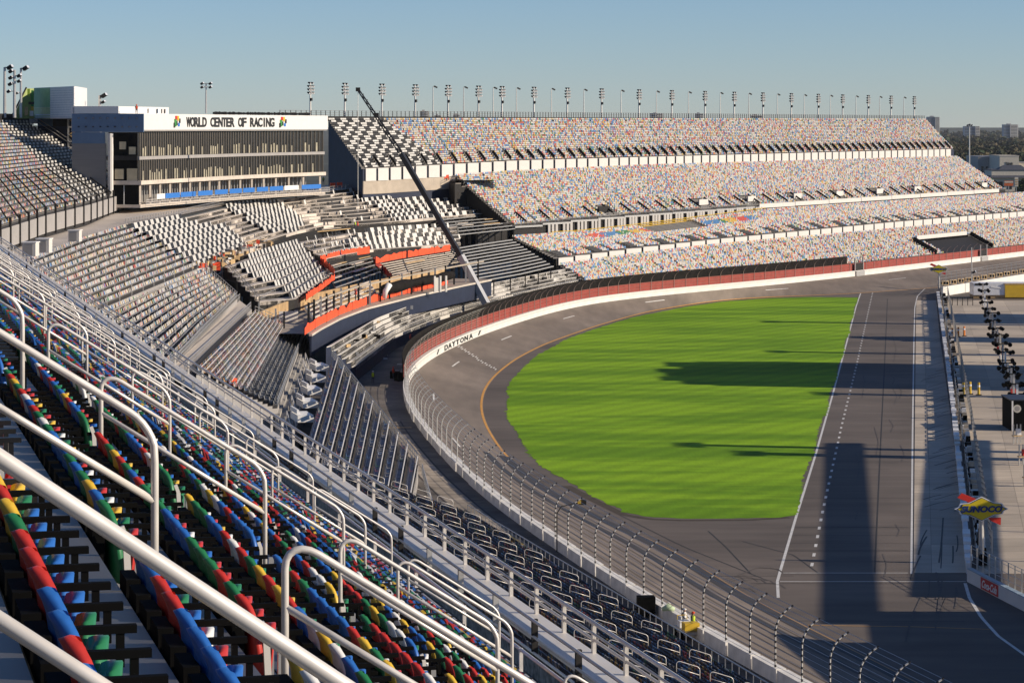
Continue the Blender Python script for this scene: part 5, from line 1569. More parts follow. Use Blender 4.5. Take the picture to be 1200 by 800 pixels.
# ------------------------------------------------------------------ near upper deck: rows, seats, rails
AN = math.atan(800. / F)
CA, SA = math.cos(AN), math.sin(AN)
def D(t, p, z): return np.array([-t * SA + p * CA, t * CA + p * SA, z])
ROWP, RISE = .84, .605
def row_p(i): return ROWP * (i + 1)
def row_z(i): return H - (1.05 + .72 * row_p(i)) - .80
deck = thing('upper_deck', 'dark stepped upper deck in the foreground carrying the coloured seats', 'grandstand')
NR, TMAX = 14, 305.
planks = [M('tread_plank_%s' % n_, c_, .42, metal=.35, var=.22, scale=1.6, stretch=(1, .12, 1), var2=.15, scale2=.6) for n_, c_ in (('cool', (.125, .130, .142)), ('plain', (.115, .117, .122)), ('warm', (.135, .130, .125)))]
mbR = MB()
for i in range(-4, NR):
    p0, p1 = row_p(i) - .15, row_p(i) + ROWP - .175
    z = row_z(i)
    near = i < 6
    cuts = [2., 14.5, 26., 45., 100., TMAX]
    for a, b_ in zip(cuts[:-1], cuts[1:]):
        nb = 3 if (b_ <= 45 and near) else 1
        for k in range(nb):
            q0 = p0 + (p1 - p0) * k / nb + .006; q1 = p0 + (p1 - p0) * (k + 1) / nb - .006
            pl_ = [D(a + .01, q0, 0), D(b_ - .01, q0, 0), D(b_ - .01, q1, 0), D(a + .01, q1, 0)]
            MB().prism([(q[0], q[1]) for q in pl_], z - .05, z - .002 * (k % 2)).obj('tread_plank', random.choice(planks), deck)
    a, b_ = D(2, p1 + .012, 0), D(TMAX, p1 + .012, 0)
    mbR.quad((a[0], a[1], row_z(i + 1) - .02), (b_[0], b_[1], row_z(i + 1) - .02), (b_[0], b_[1], z - .03), (a[0], a[1], z - .03))
mbR.obj('riser', M('riser_metal_dark', (.06, .06, .062), .55, metal=.3, var=.2), deck)
# walkway in front of the rows
PW0 = row_p(NR - 1) + ROWP - .28; ZWK = row_z(NR - 1) - .1
def slab(p0, p1, z0, z1, t0, t1, name, mat, parent=deck):
    q = [D(t0, p0, 0), D(t1, p0, 0), D(t1, p1, 0), D(t0, p1, 0)]
    return MB().prism([(a[0], a[1]) for a in q], z0, z1).obj(name, mat, parent)
PR = 14.9; ZR = H - .7175 * PR            # guard rail line and its top height
slab(PW0, PR + .1, ZR - 1.35, ZR - 1.25, 8, TMAX, 'walkway_floor', M('walkway_grating', (.10, .098, .095), .5, metal=.4, var=.85, scale=9, stretch=(1, 1, 1)))
slab(PR + .25, PR + 1.1, ZR - .72, ZR - .62, 8, TMAX, 'front_ledge', M('ledge_plate', (.74, .70, .65), .45, metal=.3, var=.12, scale=.6))

# aisles cut through the rows
AISLE = [7.2, 15.6, 26.6, 36.4, 45.7] + [55. + 9.4 * k for k in range(27)]
def in_aisle(t): return np.min(np.abs(np.array(AISLE)[None] - np.atleast_1d(t)[:, None]), axis=1) < .62

# seat parts (local x along the row, y towards the track, z up from the tread)
def shell_mesh(name, mat):
    nx, nz = 9, 11; vs = []; fs = []
    def P_(i, j, back):
        h = j / (nz - 1); s_ = (i / (nx - 1) - .5) * 2
        wd = .205 * (1 if h < .30 else math.sqrt(max(.06, 1 - ((h - .30) / .715) ** 2.0)))
        x = s_ * wd; y = -.012 - .045 * h + .062 * s_ * s_ * (1 - .40 * h) - .03 * (max(0, h - .72) / .28) ** 2
        z = .34 + .47 * h - .015 * s_ * s_
        if back: y -= .045 * (1 - .2 * h); z -= .010 * max(0, h - .8) / .2
        return (x, y, z)
    for back in (0, 1):
        for j in range(nz):
            for i in range(nx): vs.append(P_(i, j, back))
    N0 = nx * nz
    for j in range(nz - 1):
        for i in range(nx - 1):
            a = j * nx + i; fs.append((a, a + 1, a + nx + 1, a + nx)); fs.append((N0 + a + nx, N0 + a + nx + 1, N0 + a + 1, N0 + a))
    for j in range(nz - 1):
        for i in (0, nx - 1):
            a = j * nx + i; q = (a, a + nx, N0 + a + nx, N0 + a); fs.append(q if i == 0 else q[::-1])
    for i in range(nx - 1):
        a = (nz - 1) * nx + i; fs.append((a, a + 1, N0 + a + 1, N0 + a)); b_ = i; fs.append((N0 + b_, N0 + b_ + 1, b_ + 1, b_))
    return MB().add(vs, fs).mesh(name, mat, True)
def pan_mesh(name, mat):
    nx, nz = 6, 5; vs = []; fs = []
    for back in (0, 1):
        for j in range(nz):
            for i in range(nx):
                h = j / (nz - 1); s_ = (i / (nx - 1) - .5) * 2
                wd = .195 * (1 if h < .6 else math.sqrt(max(.1, 1 - ((h - .6) / .45) ** 2)))
                vs.append((s_ * wd, .062 + .030 * h - .022 * s_ * s_ + (.045 * (1 - .5 * s_ * s_) if back else 0), .34 + .285 * h - .02 * s_ * s_ * h))
    N0 = nx * nz
    for j in range(nz - 1):
        for i in range(nx - 1):
            a = j * nx + i; fs.append((a + nx, a + nx + 1, a + 1, a)); fs.append((N0 + a, N0 + a + 1, N0 + a + nx + 1, N0 + a + nx))
        for i in (0, nx - 1):
            a = j * nx + i; q = (N0 + a, N0 + a + nx, a + nx, a); fs.append(q if i == 0 else q[::-1])
    for i in range(nx - 1):
        a = (nz - 1) * nx + i; fs.append((N0 + a, N0 + a + 1, a + 1, a)); fs.append((i, i + 1, N0 + i + 1, N0 + i))
    return MB().add(vs, fs).mesh(name, mat, True)
SC = {'blue': (.022, .115, .39), 'red': (.43, .032, .026), 'green': (.020, .155, .062), 'yellow': (.60, .39, .045), 'white': (.64, .64, .63)}
CN = list(SC); CWT = [.37, .20, .19, .11, .13]
smat = {}
for c_ in CN:
    m_ = M('seat_plastic_' + c_, SC[c_], .40, var=.14, scale=14, spec=.4, bump=.06, var2=.18, scale2=.9); smat[c_] = m_
shells = {c_: shell_mesh('backrest', smat[c_]) for c_ in CN}
pans = {c_: pan_mesh('seat_pan', smat[c_]) for c_ in CN}
arm_me = MB().box((.245, .115, .605), (.040, .29, .030)).box((.245, .20, .53), (.03, .03, .13)).mesh('armrest', m_black)
box_me = MB().box((0, -.118, .535), (.34, .075, .25)).box((0, -.09, .39), (.30, .05, .10)).mesh('rear_housing', m_black)
leg_me = MB().box((.245, .135, .27), (.045, .05, .50)).box((.245, .06, .12), (.04, .18, .05)).mesh('standard', m_galv)
end_me = MB().bar((.262, .06, .08), (.262, .035, .60), .040, .03, (1, 0, 0)).bar((.262, .035, .60), (.262, .005, .68), .035, .03, (1, 0, 0)).mesh('end_panel', M('end_panel_white', (.66, .63, .58), .4, var=.08))
SP = .48
ang_row = math.atan2(CA, -SA)             # local x along the row away from the camera -> rotate, y must face the track
# local frame: x -> -R (towards the camera), y -> N (towards the track)
rz_seat = math.atan2(-CA, SA)
cand = []
for i in range(0, NR):
    for k in range(int((TMAX - 4.6) / SP)):
        t = 4.6 + k * SP
        if in_aisle(t)[0]: continue
        cand.append((i, t))
cand = np.array(cand); ti = cand[:, 1]; pi_ = ROWP * (cand[:, 0] + 1)
X = -ti * SA + pi_ * CA; Yd = ti * CA + pi_ * SA; Z = H - (1.05 + .72 * pi_) - .80
u = 600 + F * X / Yd; v = 148 + F * (H - Z - .75) / Yd
inside = (u > -8) & (u < 1208) & (v < 812)
colr = rng.choice(5, len(cand), p=CWT)
vis = np.where(inside)[0]
order = vis[np.argsort(Yd[vis])][:300]
near_set = set(order.tolist())
# build the 300 nearest one by one
rows_seen = sorted(set(int(cand[i, 0]) for i in order))
byrow = {r: sorted([i for i in order if int(cand[i, 0]) == r], key=lambda i: -v[i]) for r in rows_seen}
rown = {r: ('leftmost row' if n_ == 0 else '%s row from left' % ORD[n_]) for n_, r in enumerate(rows_seen)}
for r in rows_seen:
    L_ = byrow[r]
    for n_, i in enumerate(L_):
        c_ = CN[colr[i]]; c2 = CN[rng.choice(5, p=CWT)]
        loc = (X[i], Yd[i], Z[i])
        nb = '%s one' % CN[colr[L_[n_ - 1]]] if n_ else 'frame edge'
        if n_ and n_ + 1 < len(L_): lab = '%s seat between a %s and a %s, %s from bottom, %s' % (c_, CN[colr[L_[n_ - 1]]], CN[colr[L_[n_ + 1]]], ORD[n_], rown[r])
        elif n_: lab = '%s seat just beyond a %s one, %s from bottom, %s' % (c_, CN[colr[L_[n_ - 1]]], ORD[n_], rown[r])
        else: lab = '%s seat lowest in the frame in its row, %s' % (c_, rown[r])
        st_ = thing('stadium_seat', lab, 'seat', loc, rz_seat, 'coloured folding seats of the near upper deck')
        link('backrest', shells[c_], st_); link('seat_pan', pans[c2], st_); link('armrest', arm_me, st_); link('rear_housing', box_me, st_); link('standard', leg_me, st_)
        if in_aisle(cand[i, 1] - SP)[0]: link('end_panel', end_me, st_)
# all the others as one mass with the same shapes, thinner far away
def merge_template(meshes):
    Vv, Qq, cc_ = [], [], []; n0 = 0
    for me, kind in meshes:
        co = np.zeros(len(me.vertices) * 3); me.vertices.foreach_get('co', co); co = co.reshape(-1, 3)
        for pg in me.polygons:
            q = list(pg.vertices)
            if len(q) == 4: Qq.append([a + n0 for a in q])
            elif len(q) == 5: Qq.append([q[0] + n0, q[1] + n0, q[2] + n0, q[3] + n0]); Qq.append([q[0] + n0, q[3] + n0, q[4] + n0, q[4] + n0])
        Vv.append(co); cc_ += [kind] * len(co); n0 += len(co)
    return np.vstack(Vv), np.array(Qq), np.array(cc_)
def simple_shell():
    a = []
    for h, w_, y in ((0, .21, .0), (.6, .21, -.03), (.9, .16, -.06), (1., .09, -.09)): a += [(-w_, y, .36 + .455 * h), (w_, y, .36 + .455 * h)]
    fs = [(2 * k, 2 * k + 1, 2 * k + 3, 2 * k + 2) for k in range(3)]
    n_ = len(a); a += [(x, y - .05, z) for x, y, z in a]; fs += [(n_ + q[3], n_ + q[2], n_ + q[1], n_ + q[0]) for q in fs]
    fs += [(6, 7, n_ + 7, n_ + 6)] + [(2 * k, 2 * k + 2, n_ + 2 * k + 2, n_ + 2 * k) for k in range(3)] + [(2 * k + 1, n_ + 2 * k + 1, n_ + 2 * k + 3, 2 * k + 3) for k in range(3)]
    return MB().add(a, fs).mesh('t', m_seat)
def simple_pan():
    return MB().box((0, .085, .51), (.37, .055, .32)).mesh('t', m_seat)
mid_t = merge_template([(shells['blue'], 0), (pans['blue'], 1), (arm_me, 2), (box_me, 2), (leg_me, 3)])
sim_t = merge_template([(simple_shell(), 0), (simple_pan(), 1), (arm_me, 2), (box_me, 2)])
def mass(idx, tmpl):
    Vt, Qt, Kt = tmpl; n_ = len(Vt)
    c, s_ = math.cos(rz_seat), math.sin(rz_seat)
    rot = np.stack([Vt[:, 0] * c - Vt[:, 1] * s_, Vt[:, 0] * s_ + Vt[:, 1] * c, Vt[:, 2]], 1)
    pos = np.stack([X[idx], Yd[idx], Z[idx]], 1)
    V = (pos[:, None] + rot[None]).reshape(-1, 3)
    Q = (Qt[None] + (np.arange(len(idx)) * n_)[:, None, None]).reshape(-1, 4)
    pal = np.array([SC[q] for q in CN])
    c1 = pal[colr[idx]]; c2 = pal[rng.choice(5, len(idx), p=CWT)]
    fix = np.array([(.012, .012, .013), (.45, .44, .42)])
    Cc = np.zeros((len(idx), n_, 3))
    for k in range(n_):
        Cc[:, k] = c1 if Kt[k] == 0 else (c2 if Kt[k] == 1 else fix[Kt[k] - 2])
    return V, Q, Cc.reshape(-1, 3)
rest = np.array([i for i in np.where((u > -60) & (v < 900) & (Yd < 302))[0] if i not in near_set])
r1 = rest[Yd[rest] < 48]; r2 = rest[Yd[rest] >= 48]
V1, Q1, C1 = mass(r1, mid_t); V2, Q2, C2 = mass(r2, sim_t)
rs_ = link('stadium_seats', np_mesh('stadium_seats', np.vstack([V1, V2]), np.vstack([Q1, Q2 + len(V1)]), m_seat, np.vstack([C1, C2])))
tag(rs_, 'further rows of blue, red, green, yellow and white seats running up the deck', 'seats', kind='stuff')
# end panels of the other row ends next to the aisles
mb = MB(); cz, sz_ = math.cos(rz_seat), math.sin(rz_seat)
Ve = np.array([q.co[:] for q in end_me.vertices]); 
for i in rest:
    if Yd[i] < 140 and in_aisle(cand[i, 1] - SP)[0]:
        R_ = np.stack([Ve[:, 0] * cz - Ve[:, 1] * sz_, Ve[:, 0] * sz_ + Ve[:, 1] * cz, Ve[:, 2]], 1) + np.array([X[i], Yd[i], Z[i]])
        mb.add(R_, [tuple(p.vertices) for p in end_me.polygons])
mb.obj('row_end_panels', bpy.data.materials['end_panel_white'], rs_)['kind'] = 'stuff'

# hoop rails standing in the aisles
slope = .64
hA, hB = hoop_mesh('hoop', 1.6, slope, m_rail, .0225, 1.0, .42, 12, .2, .25)
hE, hF = hoop_mesh('hoop_first', 2.9, .70, m_rail, .0235, 1.0, .42, 14, .26, .25)
rz_hoop = math.atan2(SA, CA)
hoopn = 0
for ai, t in enumerate(AISLE):
    if t > 150 and ai % 2: pass
    for k in range(-1, 8):
        p0 = .2 + 2.35 * k + (.25 if ai == 3 else 0)
        if ai == 0:
            if k != -1: continue
            p0 = -.55
        if p0 < -1 or p0 > 10.6: continue
        zt = H - ((.5 + .065 * (p0 + .8) + .64 * p0) if ai else (.56 + .70 * p0))
        loc = D(t, p0, zt - 1.0)
        uu, vv_ = proj(loc + (0, 0, 1.0))
        if ai and (uu < -400 or vv_ > 830): continue
        if hoopn < 300:
            if ai == 0: lab = 'thick nearest handrail crossing the bottom left corner of the frame'
            elif ai in (1, 2, 3): lab = 'large white hoop handrail, %s aisle from the camera, %s one down the steps' % (ORD[ai], ORD[k + 1])
            else: lab = 'small hoop handrail, %s one down, %s aisle from the camera on the upper deck' % (ORD[k + 1], ORD[ai])
            hp = thing('stair_handrail', lab, 'handrail', loc, rz_hoop, 'hoop handrails on the upper deck aisles' if ai else None)
            link('top_rail', hE if ai == 0 else hA, hp); link('mid_rail', hF if ai == 0 else hB, hp); hoopn += 1

# guard rails along the deck front
gr1 = thing('guard_rail', 'long white guard railing of parallel pipes along the front of the upper deck', 'railing')
def prail(p, z, r, name, parent, mat=m_rail, t0=9., t1=TMAX, n=8):
    return MB().tube([D(t, p, z) for t in np.linspace(t0, t1, 40)], r, n).obj(name, mat, parent)
prail(PR + 1.05, ZR + .02, .046, 'top_rail', gr1); prail(PR + 1.05, ZR - .34, .036, 'mid_rail', gr1)
prail(PR + .95, ZR - .15, .03, 'cable_rail', gr1, m_galv)
k = 0
for t in np.concatenate([np.arange(10, 120, 2.45), np.arange(120, TMAX, 4.9)]):
    q = D(t, PR + 1.05, 0)
    MB().box((q[0], q[1], ZR - .36), (.08, .12, .74), AN).obj('post', m_rail, gr1)
gr2 = thing('guard_rail', 'inner white railing with dark posts beside the walkway of the upper deck', 'railing')
for z_, r_ in ((-.10, .04), (-.45, .033), (-.80, .033)):
    prail(PR + .02, ZR + z_, r_, 'rail', gr2)
for t in np.concatenate([np.arange(11, 130, 3.6), np.arange(130, TMAX, 7.2)]):
    q = D(t, PR + .06, 0); MB().box((q[0], q[1], ZR - .72), (.13, .10, 1.3), AN).obj('post', m_galv if int(t) % 3 else m_dark, gr2)
gr3 = thing('guard_rail', 'low white pipe railing between the last seat row and the walkway', 'railing')
for z_, r_ in ((.0, .034), (-.42, .03)):
    prail(PW0 + .25, ZWK + .62 + z_, r_, 'rail', gr3)
for t in np.arange(12, TMAX, 4.7):
    q = D(t, PW0 + .25, 0); MB().box((q[0], q[1], ZWK + .05), (.07, .07, 1.2), AN).obj('post', m_rail, gr3)
# mesh infill under the inner railing
slab(PR - .08, PR - .04, ZR - 1.25, ZR - .85, 9, TMAX, 'kick_plate', M('perforated_plate', (.22, .21, .20), .5, metal=.5, var=.8, scale=7), deck)
# red notice seen beyond the railing
rd = thing('notice_panel', 'small red triangular panel standing beyond the deck railing near the concrete stairs', 'panel', G(271, 463, 9.6), .6)
MB().add([(-.75, 0, 0), (.8, 0, 0), (.8, 0, 2.0), (.2, 0, 2.1), (-.75, .0, .4), (-.75, .1, 0), (.8, .1, 0), (.8, .1, 2.0), (.2, .1, 2.1), (-.75, .1, .4)], [(0, 1, 2, 3, 4), (9, 8, 7, 6, 5), (0, 5, 6, 1), (1, 6, 7, 2), (2, 7, 8, 3), (3, 8, 9, 4), (4, 9, 5, 0)]).obj('panel', m_orange, rd)
MB().box((0, .2, .6), (.08, .08, 1.6)).obj('post', m_dark, rd)

# ------------------------------------------------------------------ pit wall, fuel sign, infield things
pw = thing('pit_wall', 'long pit wall topped with white caps and crew equipment between pit lane and paddock', 'wall')
pwl = np.array([G(u, v, 0) for u, v in [(1098,346),(1103,385),(1109,430),(1115,480),(1121,540),(1127,600),(1133,672)]])
pwl = resample(pwl, 5.2)
m_pitw = M('pit_wall_paint', (.66, .66, .66), .6, var=.15, scale=1.)
for i in range(len(pwl) - 1):
    a, b_ = pwl[i], pwl[i + 1]; d = b_ - a; c = (a + b_) / 2; ang = math.atan2(d[1], d[0])
    MB().box((0, 0, 0), (np.linalg.norm(d) - .15, .5, 1.0)).obj('wall_block', m_pitw, pw).matrix_basis = Matrix.Translation((c[0] + .2, c[1], .5)) @ Matrix.Rotation(ang, 4, 'Z')
    if random.random() < .75:
        MB().box((0, 0, 0), (random.uniform(1.6, 3.8), .75, .3)).obj('wall_cap', m_wp if random.random() < .8 else m_galv, pw).matrix_basis = Matrix.Translation((c[0] + .2, c[1], 1.16)) @ Matrix.Rotation(ang, 4, 'Z')
cwp = np.array([G(u, v, 0) for u, v in [(1133,681),(1165,698),(1200,716),(1260,747)]])
cw = thing('pit_entry_wall', 'white angled wall with a red script sign panel at the pit entry', 'wall')
cwr = resample(cwp, n=9)
for i in range(8):
    a, b_ = cwr[i], cwr[i + 1]; d = b_ - a; c = (a + b_) / 2; ang = math.atan2(d[1], d[0])
    MB().box((0, 0, 0), (np.linalg.norm(d) - .02, .35, 1.15)).obj('wall_block', m_wallw, cw).matrix_basis = Matrix.Translation((c[0] - d[1] / np.linalg.norm(d) * .18, c[1] + d[0] / np.linalg.norm(d) * .18, .57)) @ Matrix.Rotation(ang, 4, 'Z')
    MB().box((0, 0, 0), (np.linalg.norm(d) - .1, .55, .10)).obj('wall_cap', M('cap_blue_grey', (.30, .38, .44), .5), cw).matrix_basis = Matrix.Translation((c[0] - d[1] / np.linalg.norm(d) * .28, c[1] + d[0] / np.linalg.norm(d) * .28, 1.21)) @ Matrix.Rotation(ang, 4, 'Z')
a, b_ = G(1150, 690, 0), G(1170.5, 700.5, 0); d = (b_ - a) / np.linalg.norm(b_ - a); c = (a + b_) / 2; nrm = np.array([d[1], -d[0], 0])
ang = math.atan2(d[1], d[0]); q = c + nrm * .03
MB().box((0, 0, 0), (np.linalg.norm(b_ - a), .08, 1.05)).obj('sign_panel', m_redp, cw).matrix_basis = Matrix.Translation((q[0], q[1], .60)) @ Matrix.Rotation(ang, 4, 'Z')
q = c + nrm * .08
lettering('lettering', 'Coca-Cola', m_wp, cw, (q[0], q[1], .60), d, 1., .02, .38, 1., np.linalg.norm(b_ - a) * .84, .012, .72)
ln_ = MB().tube([q - d * .72 + (0, 0, -.26), q - d * .1 + (0, 0, -.22), q + d * .7 + (0, 0, -.30)], .022, 5); ln_.obj('swash', m_wp, cw)
# wire fence on that wall
wf = thing('wire_fence', 'low wire fence with pale posts behind the angled pit entry wall', 'fence')
fp = cwr + np.array([.6, 1.2, 0])
for p in resample(fp, 1.7): MB().box((p[0], p[1], 1.9), (.10, .10, 2.6)).obj('fence_post', m_galv, wf)
mb = MB()
for h_ in (1.0, 1.6, 2.2, 2.9, 3.2): mb.tube([p + (0, 0, h_) for p in fp], .025, 4)
mb.obj('wire', m_galv, wf)
# equipment along the pit wall
pe = [M('equip_tan', (.40, .35, .28), .6), m_wp, m_black, m_galv, m_dark]
eqn = 0
for i in range(2, len(pwl) - 1):
    a = pwl[i]; d = pwl[i + 1] - pwl[i]; ang = math.atan2(d[1], d[0])
    eqn += 1
    t = thing('equipment_stand', 'cluttered crew equipment stand behind the pit wall, %s from its far end' % ORD[i - 2], 'equipment', (a[0] + 1.6, a[1], 0), ang, 'crew equipment stands along the pit wall')
    MB().box((0, 0, .55), (random.uniform(.8, 1.6), .8, .9)).obj('cabinet', random.choice(pe), t)
    MB().box((1.4, .1, .75), (.7, .6, random.uniform(.5, 1.3))).obj('box', random.choice(pe), t)
    for x_ in (-1.2, 2.2): MB().box((x_, -.6, .95), (.06, .06, 1.9)).obj('post', m_galv if random.random() < .6 else m_dark, t)
    MB().bar((-1.2, -.6, 1.88), (2.2, -.6, 1.88), .05, .05).obj('crossbar', m_galv, t)
    MB().box((.4, -.5, 1.3), (1.0, .06, .5)).obj('screen', m_black, t)
pf = thing('pit_fence', 'dark mesh fence running behind the pit wall', 'fence')
fpl = pwl[:-2] + np.array([2.6, 0, 0])
mb = MB()
for h_ in (.6, 1.2, 1.8, 2.4): mb.tube([p + (0, 0, h_) for p in fpl], .03, 4)
mb.obj('wire', m_dark, pf)
for p in fpl[::1]: MB().box((p[0], p[1], 1.3), (.12, .12, 2.6)).obj('fence_post', m_galv, pf)

def fuel_sign(lab, p, w_, ang, letters=True):
    t = thing('fuel_sign', lab, 'sign', p, ang)
    h_ = w_ * .50; zc = 5.4
    def dia(k, y0, y1):
        a = w_ / 2; h = h_ / 2
        pts = [(-a * 1.10, 0), (-a * .93, h * .16), (-a * .86, h * .42), (-a * .52, h * .50), (0, h * 1.0), (a * .52, h * .50), (a * .86, h * .42), (a * .93, h * .16), (a * 1.10, 0),
               (a * .93, -h * .16), (a * .86, -h * .42), (a * .52, -h * .50), (0, -h), (-a * .52, -h * .50), (-a * .86, -h * .42), (-a * .93, -h * .16)]
        n_ = len(pts); vs = [(x * k, y0, zc + z * k) for x, z in pts] + [(x * k, y1, zc + z * k) for x, z in pts]
        return MB().add(vs, [tuple(range(n_)), tuple(range(2 * n_ - 1, n_ - 1, -1))] + [(i, n_ + i, n_ + (i + 1) % n_, (i + 1) % n_) for i in range(n_)])
    dia(1.0, -.10, .16).obj('white_border', m_wp, t)
    dia(.935, -.14, .12).obj('blue_border', M('sign_blue', (.02, .045, .16), .45), t)
    dia(.885, -.18, .10).obj('yellow_face', M('sign_yellow', (.62, .47, .015), .45, var=.04), t)
    MB().add([(-.98 * w_ / 2, -.05, zc + h_ * .92 / 2), (-.80 * w_ / 2, -.05, zc + h_ * 1.28 / 2), (-.18 * w_ / 2, -.05, zc + h_ * .78 / 2), (-.42 * w_ / 2, -.05, zc + h_ * .45 / 2)] +
             [(-.98 * w_ / 2, .12, zc + h_ * .92 / 2), (-.80 * w_ / 2, .12, zc + h_ * 1.28 / 2), (-.18 * w_ / 2, .12, zc + h_ * .78 / 2), (-.42 * w_ / 2, .12, zc + h_ * .45 / 2)],
             [(3, 2, 1, 0), (4, 5, 6, 7), (0, 1, 5, 4), (1, 2, 6, 5), (2, 3, 7, 6), (3, 0, 4, 7)]).obj('red_arrow', m_redp, t)
    MB().add([(.98 * w_ / 2 * .8, -.05, zc - h_ * 1.32 / 2), (.80 * w_ / 2, -.05, zc - h_ * .72 / 2), (.25 * w_ / 2, -.05, zc - h_ * .72 / 2), (.42 * w_ / 2, -.05, zc - h_ * 1.0 / 2)] +
             [(.98 * w_ / 2 * .8, .12, zc - h_ * 1.32 / 2), (.80 * w_ / 2, .12, zc - h_ * .72 / 2), (.25 * w_ / 2, .12, zc - h_ * .72 / 2), (.42 * w_ / 2, .12, zc - h_ * 1.0 / 2)],
             [(0, 1, 2, 3), (7, 6, 5, 4), (4, 5, 1, 0), (5, 6, 2, 1), (6, 7, 3, 2), (7, 4, 0, 3)]).obj('red_arrow', m_redp, t)
    MB().tube([(.02 * w_, .4, 0), (.02 * w_, .4, zc)], [.28, .24], 10).obj('post', m_galv, t)
    lo = lettering('lettering', 'SUNOCO', M('sign_blue', (.02, .045, .16)), t, (0, -.20, zc), (1, 0, 0), 1., .055, .18, 1., w_ * .84, .03, h_ * .27)
    return t
fuel_sign('yellow diamond fuel sign with blue lettering on a post beside the pit wall', G(1150, 662, 0), 4.75, 0.06)
fuel_sign('small distant fuel sign with a red arrow at the far end of the pit wall', G(1100, 340, 0), 4.7, .0)

# light fixtures in the paddock: a receding row of dark lamp racks
PLX = [(1152,354),(1154,364),(1157,373),(1160,382),(1163,392),(1166,401),(1169,411),(1172,421),(1175,431),(1178,442),(1181,452),(1185,462),(1188,474),(1192,488)]
for i, (u, v) in enumerate(PLX):
    p = G(u, v + 4, 0); t = thing('lamp_rack', 'dark lamp rack on a paddock post, %s from the far end' % ORD[i], 'lamp rack', p, random.uniform(-.2, .2), 'dark lamp racks in the paddock row')
    hh = random.uniform(4.2, 5.2); MB().box((0, 0, hh / 2), (.30, .3, hh)).obj('post', random.choice([m_galv, m_wp, m_galv]), t)
    for z_ in (hh, hh - 1.4, hh - 2.6)[: 2 + i % 2]:
        MB().box((0, 0, z_), (2.6, .2, .2)).obj('crossarm', m_dark, t)
        for x_ in (-random.uniform(.7, 1.3), random.uniform(.7, 1.3)):
            MB().tube([(x_, .4, z_ + .1), (x_, 0, z_), (x_, -.35, z_ - .1)], [.2, random.uniform(.26, .38), random.uniform(.28, .4)], 8).obj('lamp_head', m_black, t)
    MB().box((.3, -.3, .7), (.9, .8, 1.4)).obj('base_box', m_redp if i in (6, 11) else random.choice([m_dark, m_galv, m_wp]), t)
# cones / bollards
for (u, v), nm, mt in (((1116,396),'orange marker post','o'),((1123,395),'orange marker post','o'),((1130,394),'orange marker post','o'),((1129,463),'yellow marker post','y'),((1137,462),'yellow marker post','y'),((1147,463),'yellow marker post','y')):
    k = {1116: 'leftmost', 1123: 'middle', 1130: 'rightmost', 1129: 'leftmost', 1137: 'middle', 1147: 'rightmost'}[u]
    t = thing('marker_post', '%s, %s of the three behind the pit wall' % (nm, k), 'bollard', G(u, v, 0)); mm_ = M('marker_orange', (.72, .20, .02)) if mt == 'o' else m_yellow
    MB().tube([(0, 0, 0), (0, 0, 2.0)], [.22, .18], 8).obj('post', mm_, t); MB().tube([(0, 0, 0), (0, 0, .16)], [.5, .45], 10).obj('base', m_black, t)
    MB().tube([(0, 0, 1.3), (0, 0, 1.6)], [.215, .205], 8).obj('stripe', m_wp, t)
# dark booth with a round emblem
bt = thing('booth', 'black booth with a round pale emblem at the right edge of the paddock', 'booth', G(1186, 505, 0))
wB = 5.0
MB().box((2.4, 3.5, 2.1), (wB, 7., 4.2)).obj('body', m_black, bt); MB().box((2.4, 3.5, 4.28), (wB + .3, 7.3, .16)).obj('roof', M('booth_roof', (.03, .035, .05), .5), bt)
MB().tube([(.7, -.02, 3.1), (.7, -.06, 3.1)], [.55, .55], 20).obj('emblem', M('emblem_pale', (.55, .52, .45)), bt)
MB().tube([(.7, -.06, 3.1), (.7, -.075, 3.1)], [.36, .36], 16).obj('emblem_ring', m_grey, bt)
MB().box((.05, -.05, 2.1), (.22, .14, 4.2)).obj('corner_post', m_wp, bt)
for k, (u, v) in enumerate(((1178,500),(1183,520),(1190,545),(1196,570))):
    t = thing('equipment_stand', 'pale upright equipment rack by the booth, %s from the far side' % ORD[k], 'equipment', G(u + 8, v, 0), .2)
    for x_ in (-.4, .1, .6): MB().box((x_, 0, 1.3), (.14, .14, 2.6)).obj('post', m_galv, t)
    MB().box((.1, 0, 1.1), (1.3, .6, .12)).obj('shelf', m_tan, t); MB().box((.3, 0, 1.6), (.6, .5, .8)).obj('box', m_wp if k % 2 else m_redp, t)

# far pit exit: white wall, fence with boxes, trailer
ww = thing('pit_exit_wall', 'long sunlit white wall behind the trailer at the far pit exit', 'wall')
wl = resample(np.array([G(u, v, 0) for u, v in [(1104,347),(1140,341),(1200,331),(1260,322)]]), n=14)
for i in range(13):
    a, b_ = wl[i], wl[i + 1]; d = b_ - a; c = (a + b_) / 2
    MB().box((0, 0, 0), (np.linalg.norm(d) - .03, .5, 2.3)).obj('wall_block', m_wallw, ww).matrix_basis = Matrix.Translation((c[0], c[1], 1.15)) @ Matrix.Rotation(math.atan2(d[1], d[0]), 4, 'Z')
for i, u in enumerate(range(1108, 1200, 9)):
    p = G(u, np.interp(u, [1104, 1200], [346, 330]), 0); t = thing('tire_stack', 'tan boxed tyre stack on top of the far white wall, %s from the left' % ORD[i], 'tyre stack', (p[0], p[1] + 1.2, 2.3), .5, 'boxed tyre stacks along the far white wall')
    MB().box((0, 0, .55), (2.0, .8, 1.1)).obj('box', m_tan, t); MB().box((-.4, -.42, .55), (.7, .06, .7)).obj('opening', m_black, t); MB().box((.5, -.42, .55), (.6, .06, .7)).obj('opening', m_black, t)
ef = thing('wire_fence', 'thin wire fence above the far white pit exit wall', 'fence')
